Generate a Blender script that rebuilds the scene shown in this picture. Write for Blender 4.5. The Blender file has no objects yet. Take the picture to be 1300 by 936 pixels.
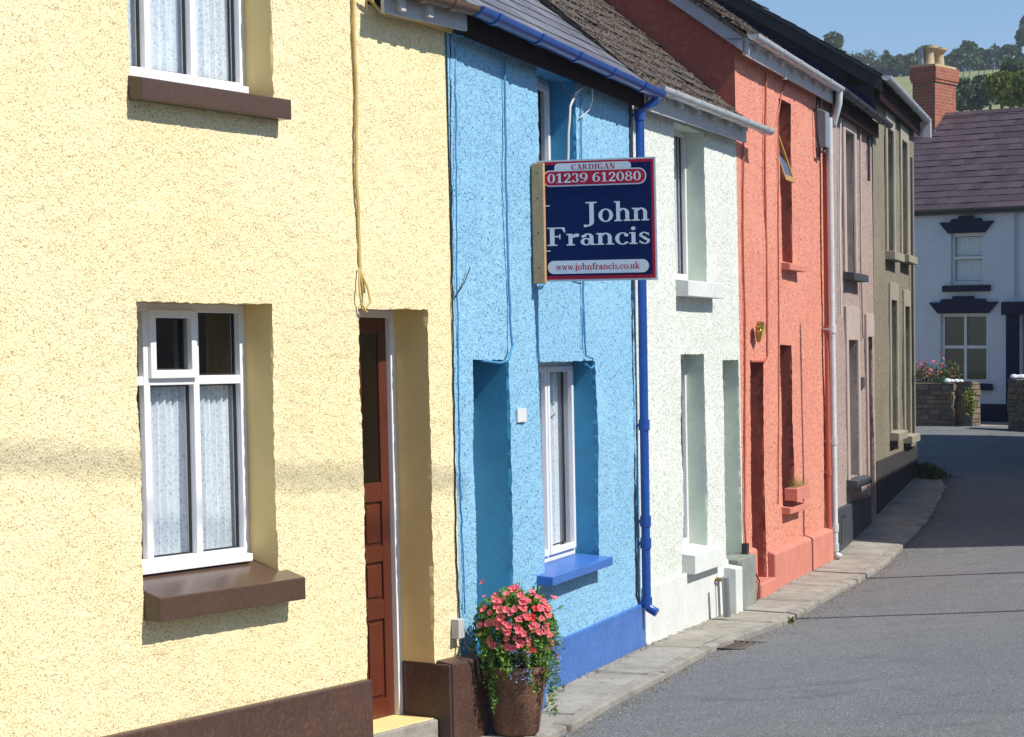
import bpy, math, random
import numpy as np
from mathutils import Vector
R = math.radians
random.seed(7); rng = np.random.RandomState(5)
sc = bpy.context.scene; COL = sc.collection
F, PX, PY, EYE = 2800.0, 650.0, 440.0, 2.5          # lens in photo pixels, optical centre, eye height (m)
SUN_AZ, SUN_EL = 113.5, 49.0

# ------------------------------------------------------------------ materials
def new_mat(name):
    m = bpy.data.materials.new(name); m.use_nodes = True
    nt = m.node_tree; return m, nt, nt.nodes, nt.links, nt.nodes['Principled BSDF']
def nd(nt, t, **kw):
    n = nt.nodes.new(t)
    for k, v in kw.items():
        if k in n.inputs: n.inputs[k].default_value = v
        else: setattr(n, k, v)
    return n
def col(c): return (c[0], c[1], c[2], 1)
def ramp(nt, fac, stops):
    r = nt.nodes.new('ShaderNodeValToRGB'); e = r.color_ramp.elements
    while len(e) < len(stops): e.new(0.5)
    for i, (p, c) in enumerate(stops):
        e[i].position = p; e[i].color = col(c) if not isinstance(c, float) else (c, c, c, 1)
    nt.links.new(fac, r.inputs[0]); return r.outputs[0]
def mixc(nt, fac, a, b, mode='MIX'):
    m = nt.nodes.new('ShaderNodeMix'); m.data_type = 'RGBA'; m.blend_type = mode
    for s, v in ((m.inputs[0], fac), (m.inputs[6], a), (m.inputs[7], b)):
        if isinstance(v, (int, float)): s.default_value = v
        elif isinstance(v, tuple): s.default_value = col(v)
        else: nt.links.new(v, s)
    return m.outputs[2]
def noise(nt, scale, detail=3, rough=.55, vec=None, dist=0):
    n = nd(nt, 'ShaderNodeTexNoise', Scale=scale, Detail=detail, Roughness=rough, Distortion=dist)
    if vec is None:
        tc = nt.nodes.new('ShaderNodeTexCoord'); vec = tc.outputs['Object']
    nt.links.new(vec, n.inputs['Vector']); return n.outputs['Fac']
def bump(nt, h, strength, dist, prev=None):
    b = nd(nt, 'ShaderNodeBump', Strength=strength, Distance=dist)
    nt.links.new(h, b.inputs['Height'])
    if prev is not None: nt.links.new(prev, b.inputs['Normal'])
    return b.outputs['Normal']

def roughcast(name, base, shade_dirt=(.25, .2, .12), grain=46, shade_dirt_amt=.5, patch=None, bumpd=.012):
    """painted pebble render: lumps, pits coloured dark as shade and grime, faint weathering"""
    m, nt, N, L, P = new_mat(name)
    tc = N.new('ShaderNodeTexCoord').outputs['Object']
    n1 = noise(nt, grain, 3, .6, tc); n2 = noise(nt, grain*2.6, 2, .5, tc); big = noise(nt, .9, 4, .6, tc)
    vo = nd(nt, 'ShaderNodeTexVoronoi', Scale=grain*1.15, Randomness=1.0); L.new(tc, vo.inputs['Vector'])
    pits = ramp(nt, n1, [(.35, 1.0), (.46, 0.0)])  # specks: shade of the hollows painted into the colour, with some grime
    b2 = (base[0]*.90, base[1]*.90, base[2]*.87)
    c = mixc(nt, ramp(nt, big, [(.35, 0.0), (.7, 1.0)]), base, patch or b2)
    c = mixc(nt, ramp(nt, n2, [(.3, .22), (.6, 0.0)]), c, b2)
    mm = N.new('ShaderNodeMath'); mm.operation = 'MULTIPLY'; L.new(pits, mm.inputs[0]); mm.inputs[1].default_value = shade_dirt_amt
    c = mixc(nt, mm.outputs[0], c, shade_dirt)
    mp = N.new('ShaderNodeMapping'); mp.inputs['Scale'].default_value = (5, 5, .45); L.new(tc, mp.inputs[0])
    st_ = noise(nt, 1.6, 5, .65, mp.outputs[0]); c = mixc(nt, ramp(nt, st_, [(.50, 0.0), (.68, .30)]), c, tuple(.35*x+.65*y for x, y in zip(shade_dirt, b2)))
    pa = noise(nt, 2.6, 4, .6, tc); c = mixc(nt, ramp(nt, pa, [(.58, 0.0), (.66, .28)]), c, tuple(min(.93, x*1.12) for x in base))
    L.new(c, P.inputs['Base Color']); P.inputs['Roughness'].default_value = .85
    P.inputs['Specular IOR Level'].default_value = .25
    h = mixc(nt, .4, n1, vo.outputs['Distance'])
    nrm = bump(nt, h, 1.0, bumpd*.68); nrm = bump(nt, n2, .8, .005, nrm)
    L.new(nrm, P.inputs['Normal']); return m
def paint(name, base, rough=.5, var=.08, scale=5, bd=.002, metal=0.0, grime=None, gamt=.25, spec=.5):
    m, nt, N, L, P = new_mat(name)
    a = noise(nt, scale, 5, .6); b = noise(nt, scale*9, 3, .6)
    d = tuple(x*(1-var*2.2) for x in base)
    c = mixc(nt, ramp(nt, a, [(.3, 0.0), (.7, 1.0)]), base, d)
    if grime:
        c = mixc(nt, ramp(nt, b, [(.5, 0.0), (.75, gamt)]), c, grime)
    L.new(c, P.inputs['Base Color']); P.inputs['Roughness'].default_value = rough
    P.inputs['Metallic'].default_value = metal; P.inputs['Specular IOR Level'].default_value = spec
    L.new(bump(nt, b, .6, bd), P.inputs['Normal']); return m
def slate(name, base, moss=None, lichen=None, moss_amt=.5, rough=.55):
    m, nt, N, L, P = new_mat(name)
    g = N.new('ShaderNodeNewGeometry')
    rnd = g.outputs['Random Per Island']
    a = noise(nt, 6, 6, .7); b = noise(nt, 30, 4, .65); s = noise(nt, 1.6, 3, .6)
    c = mixc(nt, rnd, tuple(x*.72 for x in base), tuple(min(1, x*1.3) for x in base))
    c = mixc(nt, ramp(nt, b, [(.35, .45), (.6, 0.0)]), c, tuple(x*.55 for x in base))
    if moss:
        c = mixc(nt, ramp(nt, a, [(.62-moss_amt*.35, 0.0), (.72-moss_amt*.3, .9)]), c, moss)
    if lichen:
        c = mixc(nt, ramp(nt, b, [(.60, 0.0), (.66, .85)]), c, lichen)
    c = mixc(nt, ramp(nt, s, [(.3, .25), (.6, 0.0)]), c, tuple(x*.5 for x in base))
    if moss:
        f = noise(nt, 75, 3, .7); c = mixc(nt, ramp(nt, f, [(.38, .8), (.52, 0.0)]), c, tuple(x*.25 for x in base)); c = mixc(nt, ramp(nt, f, [(.56, 0.0), (.66, .7)]), c, (.30, .27, .22))
    L.new(c, P.inputs['Base Color']); P.inputs['Roughness'].default_value = rough
    L.new(bump(nt, mixc(nt, .5, a, b), .9, .03 if moss else .003), P.inputs['Normal']); return m
def glass(name, tint=(.90, .93, .94), gl=.9):
    m, nt, N, L, P = new_mat(name); N.remove(P)
    out = [n for n in N if n.type == 'OUTPUT_MATERIAL'][0]
    tr = nd(nt, 'ShaderNodeBsdfTransparent', Color=col(tint)); g = nd(nt, 'ShaderNodeBsdfGlossy', Color=(1, 1, 1, 1), Roughness=.02)
    lw = nd(nt, 'ShaderNodeLayerWeight', Blend=.5); pw = N.new('ShaderNodeMath'); pw.operation = 'POWER'; pw.inputs[1].default_value = 3.6
    L.new(lw.outputs['Facing'], pw.inputs[0]); ad = N.new('ShaderNodeMath'); ad.operation = 'MULTIPLY_ADD'; ad.inputs[1].default_value = .8; ad.inputs[2].default_value = .06
    L.new(pw.outputs[0], ad.inputs[0]); mx = N.new('ShaderNodeMixShader'); L.new(ad.outputs[0], mx.inputs[0]); L.new(tr.outputs[0], mx.inputs[1]); L.new(g.outputs[0], mx.inputs[2])
    L.new(mx.outputs[0], out.inputs[0]); return m
def lace(name):
    m, nt, N, L, P = new_mat(name)
    out = [n for n in N if n.type == 'OUTPUT_MATERIAL'][0]
    tc = N.new('ShaderNodeTexCoord'); mp = N.new('ShaderNodeMapping'); L.new(tc.outputs['Object'], mp.inputs[0])
    w = nd(nt, 'ShaderNodeTexVoronoi', Scale=38.0); w.feature = 'F1'; L.new(mp.outputs[0], w.inputs['Vector'])
    n = noise(nt, 120, 2)
    c = ramp(nt, w.outputs['Distance'], [(.1, (.62, .66, .72)), (.45, (.88, .91, .95))])
    L.new(c, P.inputs['Base Color']); P.inputs['Roughness'].default_value = .9
    ts = nd(nt, 'ShaderNodeBsdfTransparent'); mx = N.new('ShaderNodeMixShader')
    L.new(ramp(nt, n, [(.35, .04), (.7, .28)]), mx.inputs[0]); L.new(P.outputs[0], mx.inputs[1]); L.new(ts.outputs[0], mx.inputs[2])
    L.new(mx.outputs[0], out.inputs[0]); return m
def flat(name, c, rough=.4, spec=.5):
    return paint(name, c, rough, .03, 8, .0004, spec=spec)

YEL = (.86, .73, .45)
M = {}
M['yellow'] = roughcast('yellow roughcast', (.90, .775, .475), (.42, .26, .10), 72, .78, (.86, .725, .41))
M['yellow_s'] = paint('yellow smooth render', (.86, .64, .27), .7, .06, 3, .003)
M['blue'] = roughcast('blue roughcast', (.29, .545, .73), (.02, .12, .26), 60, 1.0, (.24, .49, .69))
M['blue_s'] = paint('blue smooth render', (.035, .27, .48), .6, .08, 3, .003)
M['mint'] = roughcast('mint white roughcast', (.76, .785, .71), (.19, .22, .17), 60, .85, (.69, .72, .65))
M['mint_s'] = paint('mint smooth render', (.64, .71, .60), .7, .08, 3, .003)
M['mint_p'] = paint('white painted plinth', (.72, .74, .70), .6, .08, 4, .004, grime=(.3, .32, .3), gamt=.35)
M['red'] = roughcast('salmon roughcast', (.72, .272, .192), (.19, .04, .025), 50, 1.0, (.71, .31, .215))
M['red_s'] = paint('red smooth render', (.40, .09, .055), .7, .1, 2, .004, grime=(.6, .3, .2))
M['red_p'] = paint('salmon plinth', (.66, .235, .17), .65, .1, 3, .004, grime=(.3, .15, .1))
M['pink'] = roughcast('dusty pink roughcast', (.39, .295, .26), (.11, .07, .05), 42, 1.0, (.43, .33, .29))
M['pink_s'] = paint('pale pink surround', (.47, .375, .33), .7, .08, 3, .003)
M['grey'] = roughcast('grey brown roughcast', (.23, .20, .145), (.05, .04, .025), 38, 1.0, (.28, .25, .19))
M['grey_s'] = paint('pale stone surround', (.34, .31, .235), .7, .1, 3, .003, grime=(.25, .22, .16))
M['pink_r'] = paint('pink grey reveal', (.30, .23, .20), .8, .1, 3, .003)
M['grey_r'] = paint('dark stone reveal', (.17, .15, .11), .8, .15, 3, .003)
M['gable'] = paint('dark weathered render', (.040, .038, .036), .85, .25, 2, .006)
M['brown'] = paint('brown gloss paint', (.088, .052, .036), .25, .05, 4, .0006, grime=(.24, .16, .12), gamt=.12)
M['brown_p'] = paint('brown plinth paint', (.085, .042, .030), .45, .15, 4, .003, grime=(.25, .16, .12))
M['door'] = paint('mahogany door', (.115, .026, .012), .35, .12, 3, .001)
M['upvc'] = flat('white upvc', (.82, .82, .83), .3)
M['white'] = paint('white gloss timber', (.72, .72, .70), .45, .05, 6, .001, grime=(.3, .3, .28), gamt=.25)
M['offwhite'] = paint('weathered white board', (.52, .52, .53), .6, .1, 5, .002, grime=(.2, .17, .14), gamt=.5)
M['barge'] = paint('pale grey bargeboard', (.44, .45, .50), .6, .06, 5, .002, grime=(.15, .13, .12), gamt=.3)
M['gut_blue'] = paint('blue gutter paint', (.018, .080, .33), .28, .08, 8, .0008)
M['gut_brown'] = paint('brown gutter', (.16, .10, .07), .35, .15, 6, .001, grime=(.4, .38, .36), gamt=.15)
M['gut_white'] = paint('pale grey gutter', (.62, .65, .67), .3, .1, 8, .001, grime=(.2, .18, .15), gamt=.45)
M['gut_black'] = paint('dark grey gutter', (.06, .065, .075), .35, .1, 8, .001)
M['fascia_dark'] = paint('dark brown fascia', (.022, .009, .007), .8, .2, 6, .002, spec=.08)
M['blue_p'] = paint('cobalt plinth paint', (.045, .15, .46), .45, .1, 3, .004, grime=(.25, .35, .55), gamt=.3)
M['sill_blue'] = paint('cobalt sill paint', (.045, .155, .50), .35, .08, 3, .002)
M['slate_grey'] = slate('blue grey slate', (.155, .152, .168), None, (.25, .25, .25), rough=.42)
M['moss'] = None
M['slate_moss'] = slate('mossy brown slate', (.10, .088, .078), (.065, .042, .028), (.22, .20, .18), .75, .9)
M['slate_dark'] = slate('dark slate', (.030, .032, .04), None, None, rough=.6)
M['slate_blue'] = slate('dark blue slate', (.02, .026, .05), None, None, rough=.5)
M['slate_purple'] = slate('purple slate', (.085, .058, .070), None, (.18, .14, .12), rough=.55)
M['glass'] = glass('window glass'); M['glass_dark'] = glass('dark glass', (.35, .38, .4))
M['lace'] = lace('net curtain')
M['black'] = flat('black rubber', (.02, .02, .022), .5)
M['cable_y'] = flat('painted cable yellow', (.62, .45, .16), .5)
M['cable_b'] = flat('painted cable blue', (.06, .26, .48), .5)
M['cable_r'] = flat('painted cable red', (.42, .10, .06), .5)
M['cable_w'] = flat('white cable', (.6, .6, .58), .5)
M['lead'] = paint('lead flashing', (.26, .28, .33), .5, .12, 5, .003)
M['metal'] = paint('galvanised metal', (.30, .32, .33), .35, .12, 8, .001, metal=.5)
M['cabinet'] = paint('grey cabinet', (.20, .24, .29), .4, .06, 5, .001)
M['brass'] = paint('brass', (.5, .33, .08), .35, .1, 8, .001, metal=.8)
M['wood'] = paint('pale raw timber', (.52, .34, .17), .7, .12, 12, .002, grime=(.25, .14, .06), gamt=.5)
M['wood_y'] = paint('varnished pine', (.48, .25, .05), .4, .1, 9, .001)
M['dark'] = flat('dark interior', (.012, .011, .011), .9)
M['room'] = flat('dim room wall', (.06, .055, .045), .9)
M['navy'] = paint('navy paint', (.006, .010, .045), .65, .1, 4, .002, spec=.15)
M['lime'] = paint('white limewash', (.66, .68, .74), .8, .06, 1.4, .006, grime=(.45, .43, .38), gamt=.2)
M['darkgrey_p'] = paint('slate grey plinth paint', (.055, .062, .075), .6, .15, 3, .003)
M['greyblock'] = paint('grey green block', (.26, .29, .25), .7, .15, 4, .004)
M['maroon'] = paint('maroon paint', (.17, .035, .035), .5, .1, 4, .001)
M['terracotta'] = paint('cream clay pot', (.55, .40, .24), .8, .15, 5, .004)
M['sign_blue'] = flat('sign navy vinyl', (.002, .014, .085), .5, .1)
M['sign_red'] = flat('sign red vinyl', (.50, .012, .04), .5, .2)
M['sign_white'] = flat('sign white vinyl', (.72, .74, .80), .35)
M['sign_edge'] = flat('sign board edge', (.62, .62, .66), .4)

def brick_mat():
    m, nt, N, L, P = new_mat('red brick')
    tc = N.new('ShaderNodeTexCoord')
    uv = tc.outputs['UV']
    br = nd(nt, 'ShaderNodeTexBrick', Scale=1.0, **{'Mortar Size': .008, 'Brick Width': .225, 'Row Height': .075, 'Color1': (.40, .10, .05, 1), 'Color2': (.30, .075, .04, 1), 'Mortar': (.28, .22, .17, 1)})
    L.new(uv, br.inputs['Vector']); n = noise(nt, 9, 4)
    c = mixc(nt, ramp(nt, n, [(.35, .5), (.65, 0.0)]), br.outputs['Color'], (.16, .05, .03))
    L.new(c, P.inputs['Base Color']); P.inputs['Roughness'].default_value = .9
    L.new(bump(nt, br.outputs['Fac'], -.8, .006), P.inputs['Normal']); return m
M['brick'] = brick_mat()
def stone_mat():
    m, nt, N, L, P = new_mat('rubble stone')
    g = N.new('ShaderNodeNewGeometry').outputs['Random Per Island']
    c = ramp(nt, g, [(0, (.11, .09, .07)), (.35, (.22, .17, .12)), (.6, (.15, .14, .13)), (.8, (.28, .18, .10)), (1, (.19, .17, .15))])
    n = noise(nt, 14, 5, .7)
    c = mixc(nt, ramp(nt, n, [(.35, .6), (.6, 0.0)]), c, (.06, .05, .035))
    L.new(c, P.inputs['Base Color']); P.inputs['Roughness'].default_value = .95
    L.new(bump(nt, n, .9, .02), P.inputs['Normal']); return m
M['stone'] = stone_mat()
def asphalt():
    m, nt, N, L, P = new_mat('worn asphalt')
    a = noise(nt, .45, 4, .6); b = noise(nt, 70, 3, .7); c_ = noise(nt, 3.5, 5, .65)
    vo = nd(nt, 'ShaderNodeTexVoronoi', Scale=150.0)
    L.new(N.new('ShaderNodeTexCoord').outputs['Object'], vo.inputs['Vector'])
    c = mixc(nt, ramp(nt, a, [(.35, 0.0), (.65, 1.0)]), (.165, .174, .182), (.195, .202, .205))
    c = mixc(nt, ramp(nt, b, [(.38, .75), (.55, 0.0)]), c, (.055, .057, .062))
    c = mixc(nt, ramp(nt, b, [(.56, 0.0), (.66, .8)]), c, (.40, .40, .40))
    e_ = noise(nt, 24, 3, .7); c = mixc(nt, ramp(nt, e_, [(.36, .45), (.52, 0.0)]), c, (.11, .114, .122))
    c = mixc(nt, ramp(nt, c_, [(.3, .4), (.5, 0.0)]), c, (.10, .102, .108))
    tco = N.new('ShaderNodeTexCoord').outputs['Object']
    vc = nd(nt, 'ShaderNodeTexVoronoi', Scale=.55); vc.feature = 'DISTANCE_TO_EDGE'
    ad_ = N.new('ShaderNodeVectorMath'); ad_.operation = 'ADD'; nn = nd(nt, 'ShaderNodeTexNoise', Scale=2.0, Detail=4.0); L.new(tco, nn.inputs['Vector']); L.new(tco, ad_.inputs[0]); L.new(nn.outputs['Color'], ad_.inputs[1]); L.new(ad_.outputs[0], vc.inputs['Vector'])
    c = mixc(nt, ramp(nt, vc.outputs['Distance'], [(.0, .3), (.010, 0.0)]), c, (.05, .05, .053))
    oil = noise(nt, .9, 2, .5, tco, 1.5); c = mixc(nt, ramp(nt, oil, [(.62, 0.0), (.72, .45)]), c, (.07, .07, .074))
    L.new(c, P.inputs['Base Color']); P.inputs['Roughness'].default_value = .8; P.inputs['Specular IOR Level'].default_value = .3
    L.new(bump(nt, mixc(nt, .5, b, vo.outputs['Distance']), .9, .008), P.inputs['Normal']); return m
M['asphalt'] = asphalt()
def concrete():
    m, nt, N, L, P = new_mat('pavement concrete')
    a = noise(nt, 1.3, 5, .65); b = noise(nt, 45, 3, .7); d = noise(nt, 5, 5, .7)
    c = mixc(nt, ramp(nt, a, [(.35, 0.0), (.65, 1.0)]), (.25, .23, .19), (.37, .345, .295))
    c = mixc(nt, ramp(nt, d, [(.32, .7), (.5, 0.0)]), c, (.17, .155, .125))
    c = mixc(nt, ramp(nt, b, [(.35, .4), (.5, 0.0)]), c, (.14, .13, .11))
    L.new(c, P.inputs['Base Color']); P.inputs['Roughness'].default_value = .9
    L.new(bump(nt, mixc(nt, .4, b, d), .8, .008), P.inputs['Normal']); return m
M['concrete'] = concrete()
M['kerbstone'] = paint('kerb stone', (.34, .315, .27), .9, .2, 4, .01, grime=(.12, .11, .09), gamt=.6)
def ground_mat():
    m, nt, N, L, P = new_mat('grass field')
    a = noise(nt, .02, 5, .6); b = noise(nt, .35, 5, .7); c_ = noise(nt, 3, 3, .7)
    c = mixc(nt, ramp(nt, a, [(.35, 0.0), (.65, 1.0)]), (.19, .225, .085), (.235, .235, .105))
    c = mixc(nt, ramp(nt, b, [(.35, .6), (.6, 0.0)]), c, (.11, .15, .05))
    c = mixc(nt, ramp(nt, c_, [(.5, 0.0), (.75, .5)]), c, (.20, .18, .085))
    L.new(c, P.inputs['Base Color']); P.inputs['Roughness'].default_value = 1
    L.new(bump(nt, b, 1, .4), P.inputs['Normal']); return m
M['grass'] = ground_mat()
def leaf(name, c1, c2, c3):
    m, nt, N, L, P = new_mat(name)
    g = N.new('ShaderNodeNewGeometry').outputs['Random Per Island']
    c = ramp(nt, g, [(0, c1), (.5, c2), (1, c3)])
    L.new(c, P.inputs['Base Color']); P.inputs['Roughness'].default_value = .6
    P.inputs['Specular IOR Level'].default_value = .3
    tl = nd(nt, 'ShaderNodeBsdfTranslucent'); L.new(c, tl.inputs[0]); mx = nd(nt, 'ShaderNodeMixShader', Fac=.25)
    out = [n for n in N if n.type == 'OUTPUT_MATERIAL'][0]
    L.new(P.outputs[0], mx.inputs[1]); L.new(tl.outputs[0], mx.inputs[2]); L.new(mx.outputs[0], out.inputs[0]); return m
M['leaf_dark'] = leaf('dark foliage', (.042, .075, .042), (.065, .108, .052), (.10, .145, .068))
M['leaf_mid'] = leaf('mid foliage', (.04, .075, .028), (.065, .11, .035), (.11, .145, .05))
M['leaf_bright'] = leaf('bright foliage', (.09, .14, .02), (.16, .20, .03), (.26, .26, .07))
M['leaf_plant'] = leaf('bedding leaves', (.06, .17, .02), (.13, .27, .04), (.24, .38, .08))
M['moss'] = leaf('dry moss', (.035, .024, .016), (.075, .05, .032), (.20, .165, .13))
M['potclay'] = paint('weathered clay', (.20, .085, .045), .85, .2, 7, .004, grime=(.30, .26, .22), gamt=.6)
M['grit'] = leaf('grit', (.10, .08, .055), (.24, .20, .15), (.38, .34, .27))
M['bark'] = paint('bark', (.10, .085, .07), .9, .3, 4, .02)
M['pet_pink'] = leaf('coral petals', (.75, .10, .14), (.85, .18, .22), (.90, .30, .32))
M['pet_red'] = leaf('red petals', (.70, .02, .03), (.80, .05, .05), (.85, .10, .08))
M['pet_blue'] = leaf('lobelia petals', (.16, .2, .7), (.25, .3, .8), (.6, .62, .9))
M['rust'] = paint('rusty iron', (.13, .09, .07), .7, .25, 8, .003)

# ------------------------------------------------------------------ mesh builder
class MB:
    def __init__(s): s.v = []; s.f = []; s.m = []; s.uv = {}
    def face(s, pts, mi=0, uv=None):
        b = len(s.v); s.v += [tuple(p) for p in pts]
        if uv: s.uv[len(s.f)] = uv
        s.f.append(tuple(range(b, b+len(pts)))); s.m.append(mi)
    def box8(s, p, mi=0, uvs=False):        # p: 8 points, bottom ring 0-3, top ring 4-7
        b = len(s.v); s.v += [tuple(q) for q in p]
        for f in ((3, 2, 1, 0), (4, 5, 6, 7), (0, 1, 5, 4), (1, 2, 6, 5), (2, 3, 7, 6), (3, 0, 4, 7)):
            if uvs:
                a = Vector(p[f[0]]); ex = (Vector(p[f[1]])-a).length; ey = (Vector(p[f[3]])-a).length
                s.uv[len(s.f)] = [(0, 0), (ex, 0), (ex, ey), (0, ey)]
            s.f.append(tuple(b+i for i in f)); s.m.append(mi)
    def box(s, c, sz, mi=0, rz=0):
        cx, cy, cz = c; a, b, h = sz[0]/2, sz[1]/2, sz[2]/2; co, si = math.cos(rz), math.sin(rz)
        q = []
        for z in (-h, h):
            for x, y in ((-a, -b), (a, -b), (a, b), (-a, b)): q.append((cx+x*co-y*si, cy+x*si+y*co, cz+z))
        s.box8(q, mi)
    def tube(s, path, r, n=8, mi=0, caps=True):
        path = [Vector(p) for p in path]; rs = r if isinstance(r, (list, tuple)) else [r]*len(path); rings = []
        up = Vector((0, 0, 1))
        for i, p in enumerate(path):
            t = (path[min(i+1, len(path)-1)]-path[max(i-1, 0)]).normalized()
            a = t.cross(up)
            if a.length < .05: a = t.cross(Vector((1, 0, 0)))
            a.normalize(); b = t.cross(a).normalized()
            if rings:                                   # keep rings from twisting
                pa = rings_a[-1]; a = (pa - t*pa.dot(t)).normalized(); b = t.cross(a).normalized(); rings_a.append(a)
            else: rings_a = [a]
            k = len(s.v)
            for j in range(n):
                th = 2*math.pi*j/n; s.v.append(tuple(p+(a*math.cos(th)+b*math.sin(th))*rs[i]))
            rings.append(k)
        for i in range(len(rings)-1):
            for j in range(n):
                s.f.append((rings[i]+j, rings[i]+(j+1) % n, rings[i+1]+(j+1) % n, rings[i+1]+j)); s.m.append(mi)
        if caps:
            s.f.append(tuple(rings[0]+j for j in range(n))[::-1]); s.m.append(mi)
            s.f.append(tuple(rings[-1]+j for j in range(n))); s.m.append(mi)
    def lathe(s, c, prof, n=16, mi=0):      # prof [(r,z)]
        k = len(s.v)
        for r, z in prof:
            for j in range(n):
                th = 2*math.pi*j/n; s.v.append((c[0]+r*math.cos(th), c[1]+r*math.sin(th), c[2]+z))
        for i in range(len(prof)-1):
            for j in range(n):
                s.f.append((k+i*n+j, k+i*n+(j+1) % n, k+(i+1)*n+(j+1) % n, k+(i+1)*n+j)); s.m.append(mi)
        s.f.append(tuple(k+j for j in range(n))[::-1]); s.m.append(mi)
        s.f.append(tuple(k+(len(prof)-1)*n+j for j in range(n))); s.m.append(mi)
    def build(s, name, mats, root=None, parent=None, smooth=False, bevel=0):
        base = Vector(root.location) if root is not None else Vector((0, 0, 0))
        me = bpy.data.meshes.new(name)
        me.from_pydata([(v[0]-base.x, v[1]-base.y, v[2]-base.z) for v in s.v], [], s.f)
        for m in (mats if isinstance(mats, (list, tuple)) else [mats]): me.materials.append(M[m] if isinstance(m, str) else m)
        me.polygons.foreach_set('material_index', s.m)
        if smooth: me.polygons.foreach_set('use_smooth', [True]*len(s.f))
        if s.uv:
            ul = me.uv_layers.new(name='UVMap')
            for fi, uv in s.uv.items():
                st = me.polygons[fi].loop_start
                for j, q in enumerate(uv): ul.data[st+j].uv = q
        me.update()
        o = bpy.data.objects.new(name, me); COL.objects.link(o)
        if parent is not None: o.parent = parent
        elif root is not None: o.parent = root
        if bevel:
            b = o.modifiers.new('edge', 'BEVEL'); b.width = bevel; b.segments = 2; b.limit_method = 'ANGLE'; b.angle_limit = R(50)
        if smooth:
            try: me.set_sharp_from_angle(angle=R(42))
            except Exception: pass
        return o
def thing(name, loc, label, cat, group=None):
    o = bpy.data.objects.new(name, None); COL.objects.link(o); o.location = loc; o.empty_display_size = .3
    o['label'] = label; o['category'] = cat
    if group: o['group'] = group
    return o
def tag(o, label=None, cat=None, group=None, kind=None):
    for k, v in (('label', label), ('category', cat), ('group', group), ('kind', kind)):
        if v: o[k] = v
    return o
def solo(mb, name, mats, loc, label, cat, group=None, smooth=False, bevel=0):
    e = bpy.data.objects.new('tmp', None); e.location = loc
    o = mb.build(name, mats, root=e, smooth=smooth, bevel=bevel); o.parent = None; o.location = loc
    bpy.data.objects.remove(e); return tag(o, label, cat, group)

def vnoise(u, v, scale, seed):
    t = np.random.RandomState(seed).rand(257, 257); x = u*scale; y = v*scale
    xi = np.floor(x).astype(int); yi = np.floor(y).astype(int); fx = x-xi; fy = y-yi
    fx = fx*fx*(3-2*fx); fy = fy*fy*(3-2*fy); a = t[xi % 256, yi % 256]; b = t[(xi+1) % 256, yi % 256]
    c = t[xi % 256, (yi+1) % 256]; d = t[(xi+1) % 256, (yi+1) % 256]
    return (a*(1-fx)+b*fx)*(1-fy)+(c*(1-fx)+d*fx)*fy-.5

# ------------------------------------------------------------------ wall frames of the terrace
class Frame:
    """u along the wall (away from camera), v = height, w = out towards the street; walls batter back by b per metre"""
    def __init__(s, node, d, b):
        l = math.hypot(*d); s.d = (d[0]/l, d[1]/l); s.n = (s.d[1], -s.d[0]); s.b = b
        s.o = (node[0]+s.n[0]*b*EYE, node[1]+s.n[1]*b*EYE)
    def P(s, u, v, w=0.0):
        k = w-s.b*v
        return (s.o[0]+u*s.d[0]+k*s.n[0], s.o[1]+u*s.d[1]+k*s.n[1], v)
    def px(s, x, y, w=0.0):
        rx, rz = (x-PX)/F, (PY-y)/F
        t = (s.o[0]*s.n[0]+s.o[1]*s.n[1]+w-s.b*EYE)/((rx*s.n[0]+s.n[1])+s.b*rz)
        v = EYE+t*rz; k = w-s.b*v
        return ((t*rx-s.o[0]-k*s.n[0])*s.d[0]+(t-s.o[1]-k*s.n[1])*s.d[1], v)
    def pt(s, x, y, w=0.0): u, v = s.px(x, y, w); return s.P(u, v, w)
    def box(s, mb, u0, u1, v0, v1, w0, w1, mi=0, slope=0):
        q = [s.P(u0, v0, w0), s.P(u1, v0, w0), s.P(u1, v0, w1), s.P(u0, v0, w1),
             s.P(u0, v1, w0), s.P(u1, v1, w0), s.P(u1, v1-slope, w1), s.P(u0, v1-slope, w1)]
        mb.box8(q[:4][::-1]+q[4:][::-1], mi)
def node_at(prev, d, x):           # where the line prev + t*d is seen at photo column x
    r = (x-PX)/F; t = (r*prev[1]-prev[0])/(d[0]-r*d[1]); return (prev[0]+t*d[0], prev[1]+t*d[1])
def vp(x): return ((x-PX)/F, 1.0)
N0 = (-.38, 14.2)
FY = Frame(N0, vp(2400), .030)
N1 = node_at(N0, vp(1560), 808); FB = Frame(N0, vp(1560), .020)
N2 = node_at(N1, vp(1720), 939); FW = Frame(N1, vp(1720), .018)
N3 = node_at(N2, vp(1615), 1050); FR = Frame(N2, vp(1615), .018)
N4 = node_at(N3, vp(1530), 1110); FP = Frame(N3, vp(1530), .014)
N5 = node_at(N4, vp(1462), 1162); FG = Frame(N4, vp(1462), .008)
dist = lambda a, b: math.hypot(a[0]-b[0], a[1]-b[1])
LB, LW, LR, LP, LG = dist(N0, N1), dist(N1, N2), dist(N2, N3), dist(N3, N4), dist(N4, N5)
LY = 7.2
def smooth(a, b, x): t = min(1, max(0, (x-a)/(b-a))); return t*t*(3-2*t)
def g(D):                           # height of the pavement along the street
    if D < 24: return -.03*smooth(15, 20, D)*(1-smooth(21, 24, D))
    return .0 if D < 25 else min(.98, .049*(D-25)*smooth(23, 29, D)) if D < 46 else .98

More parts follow.
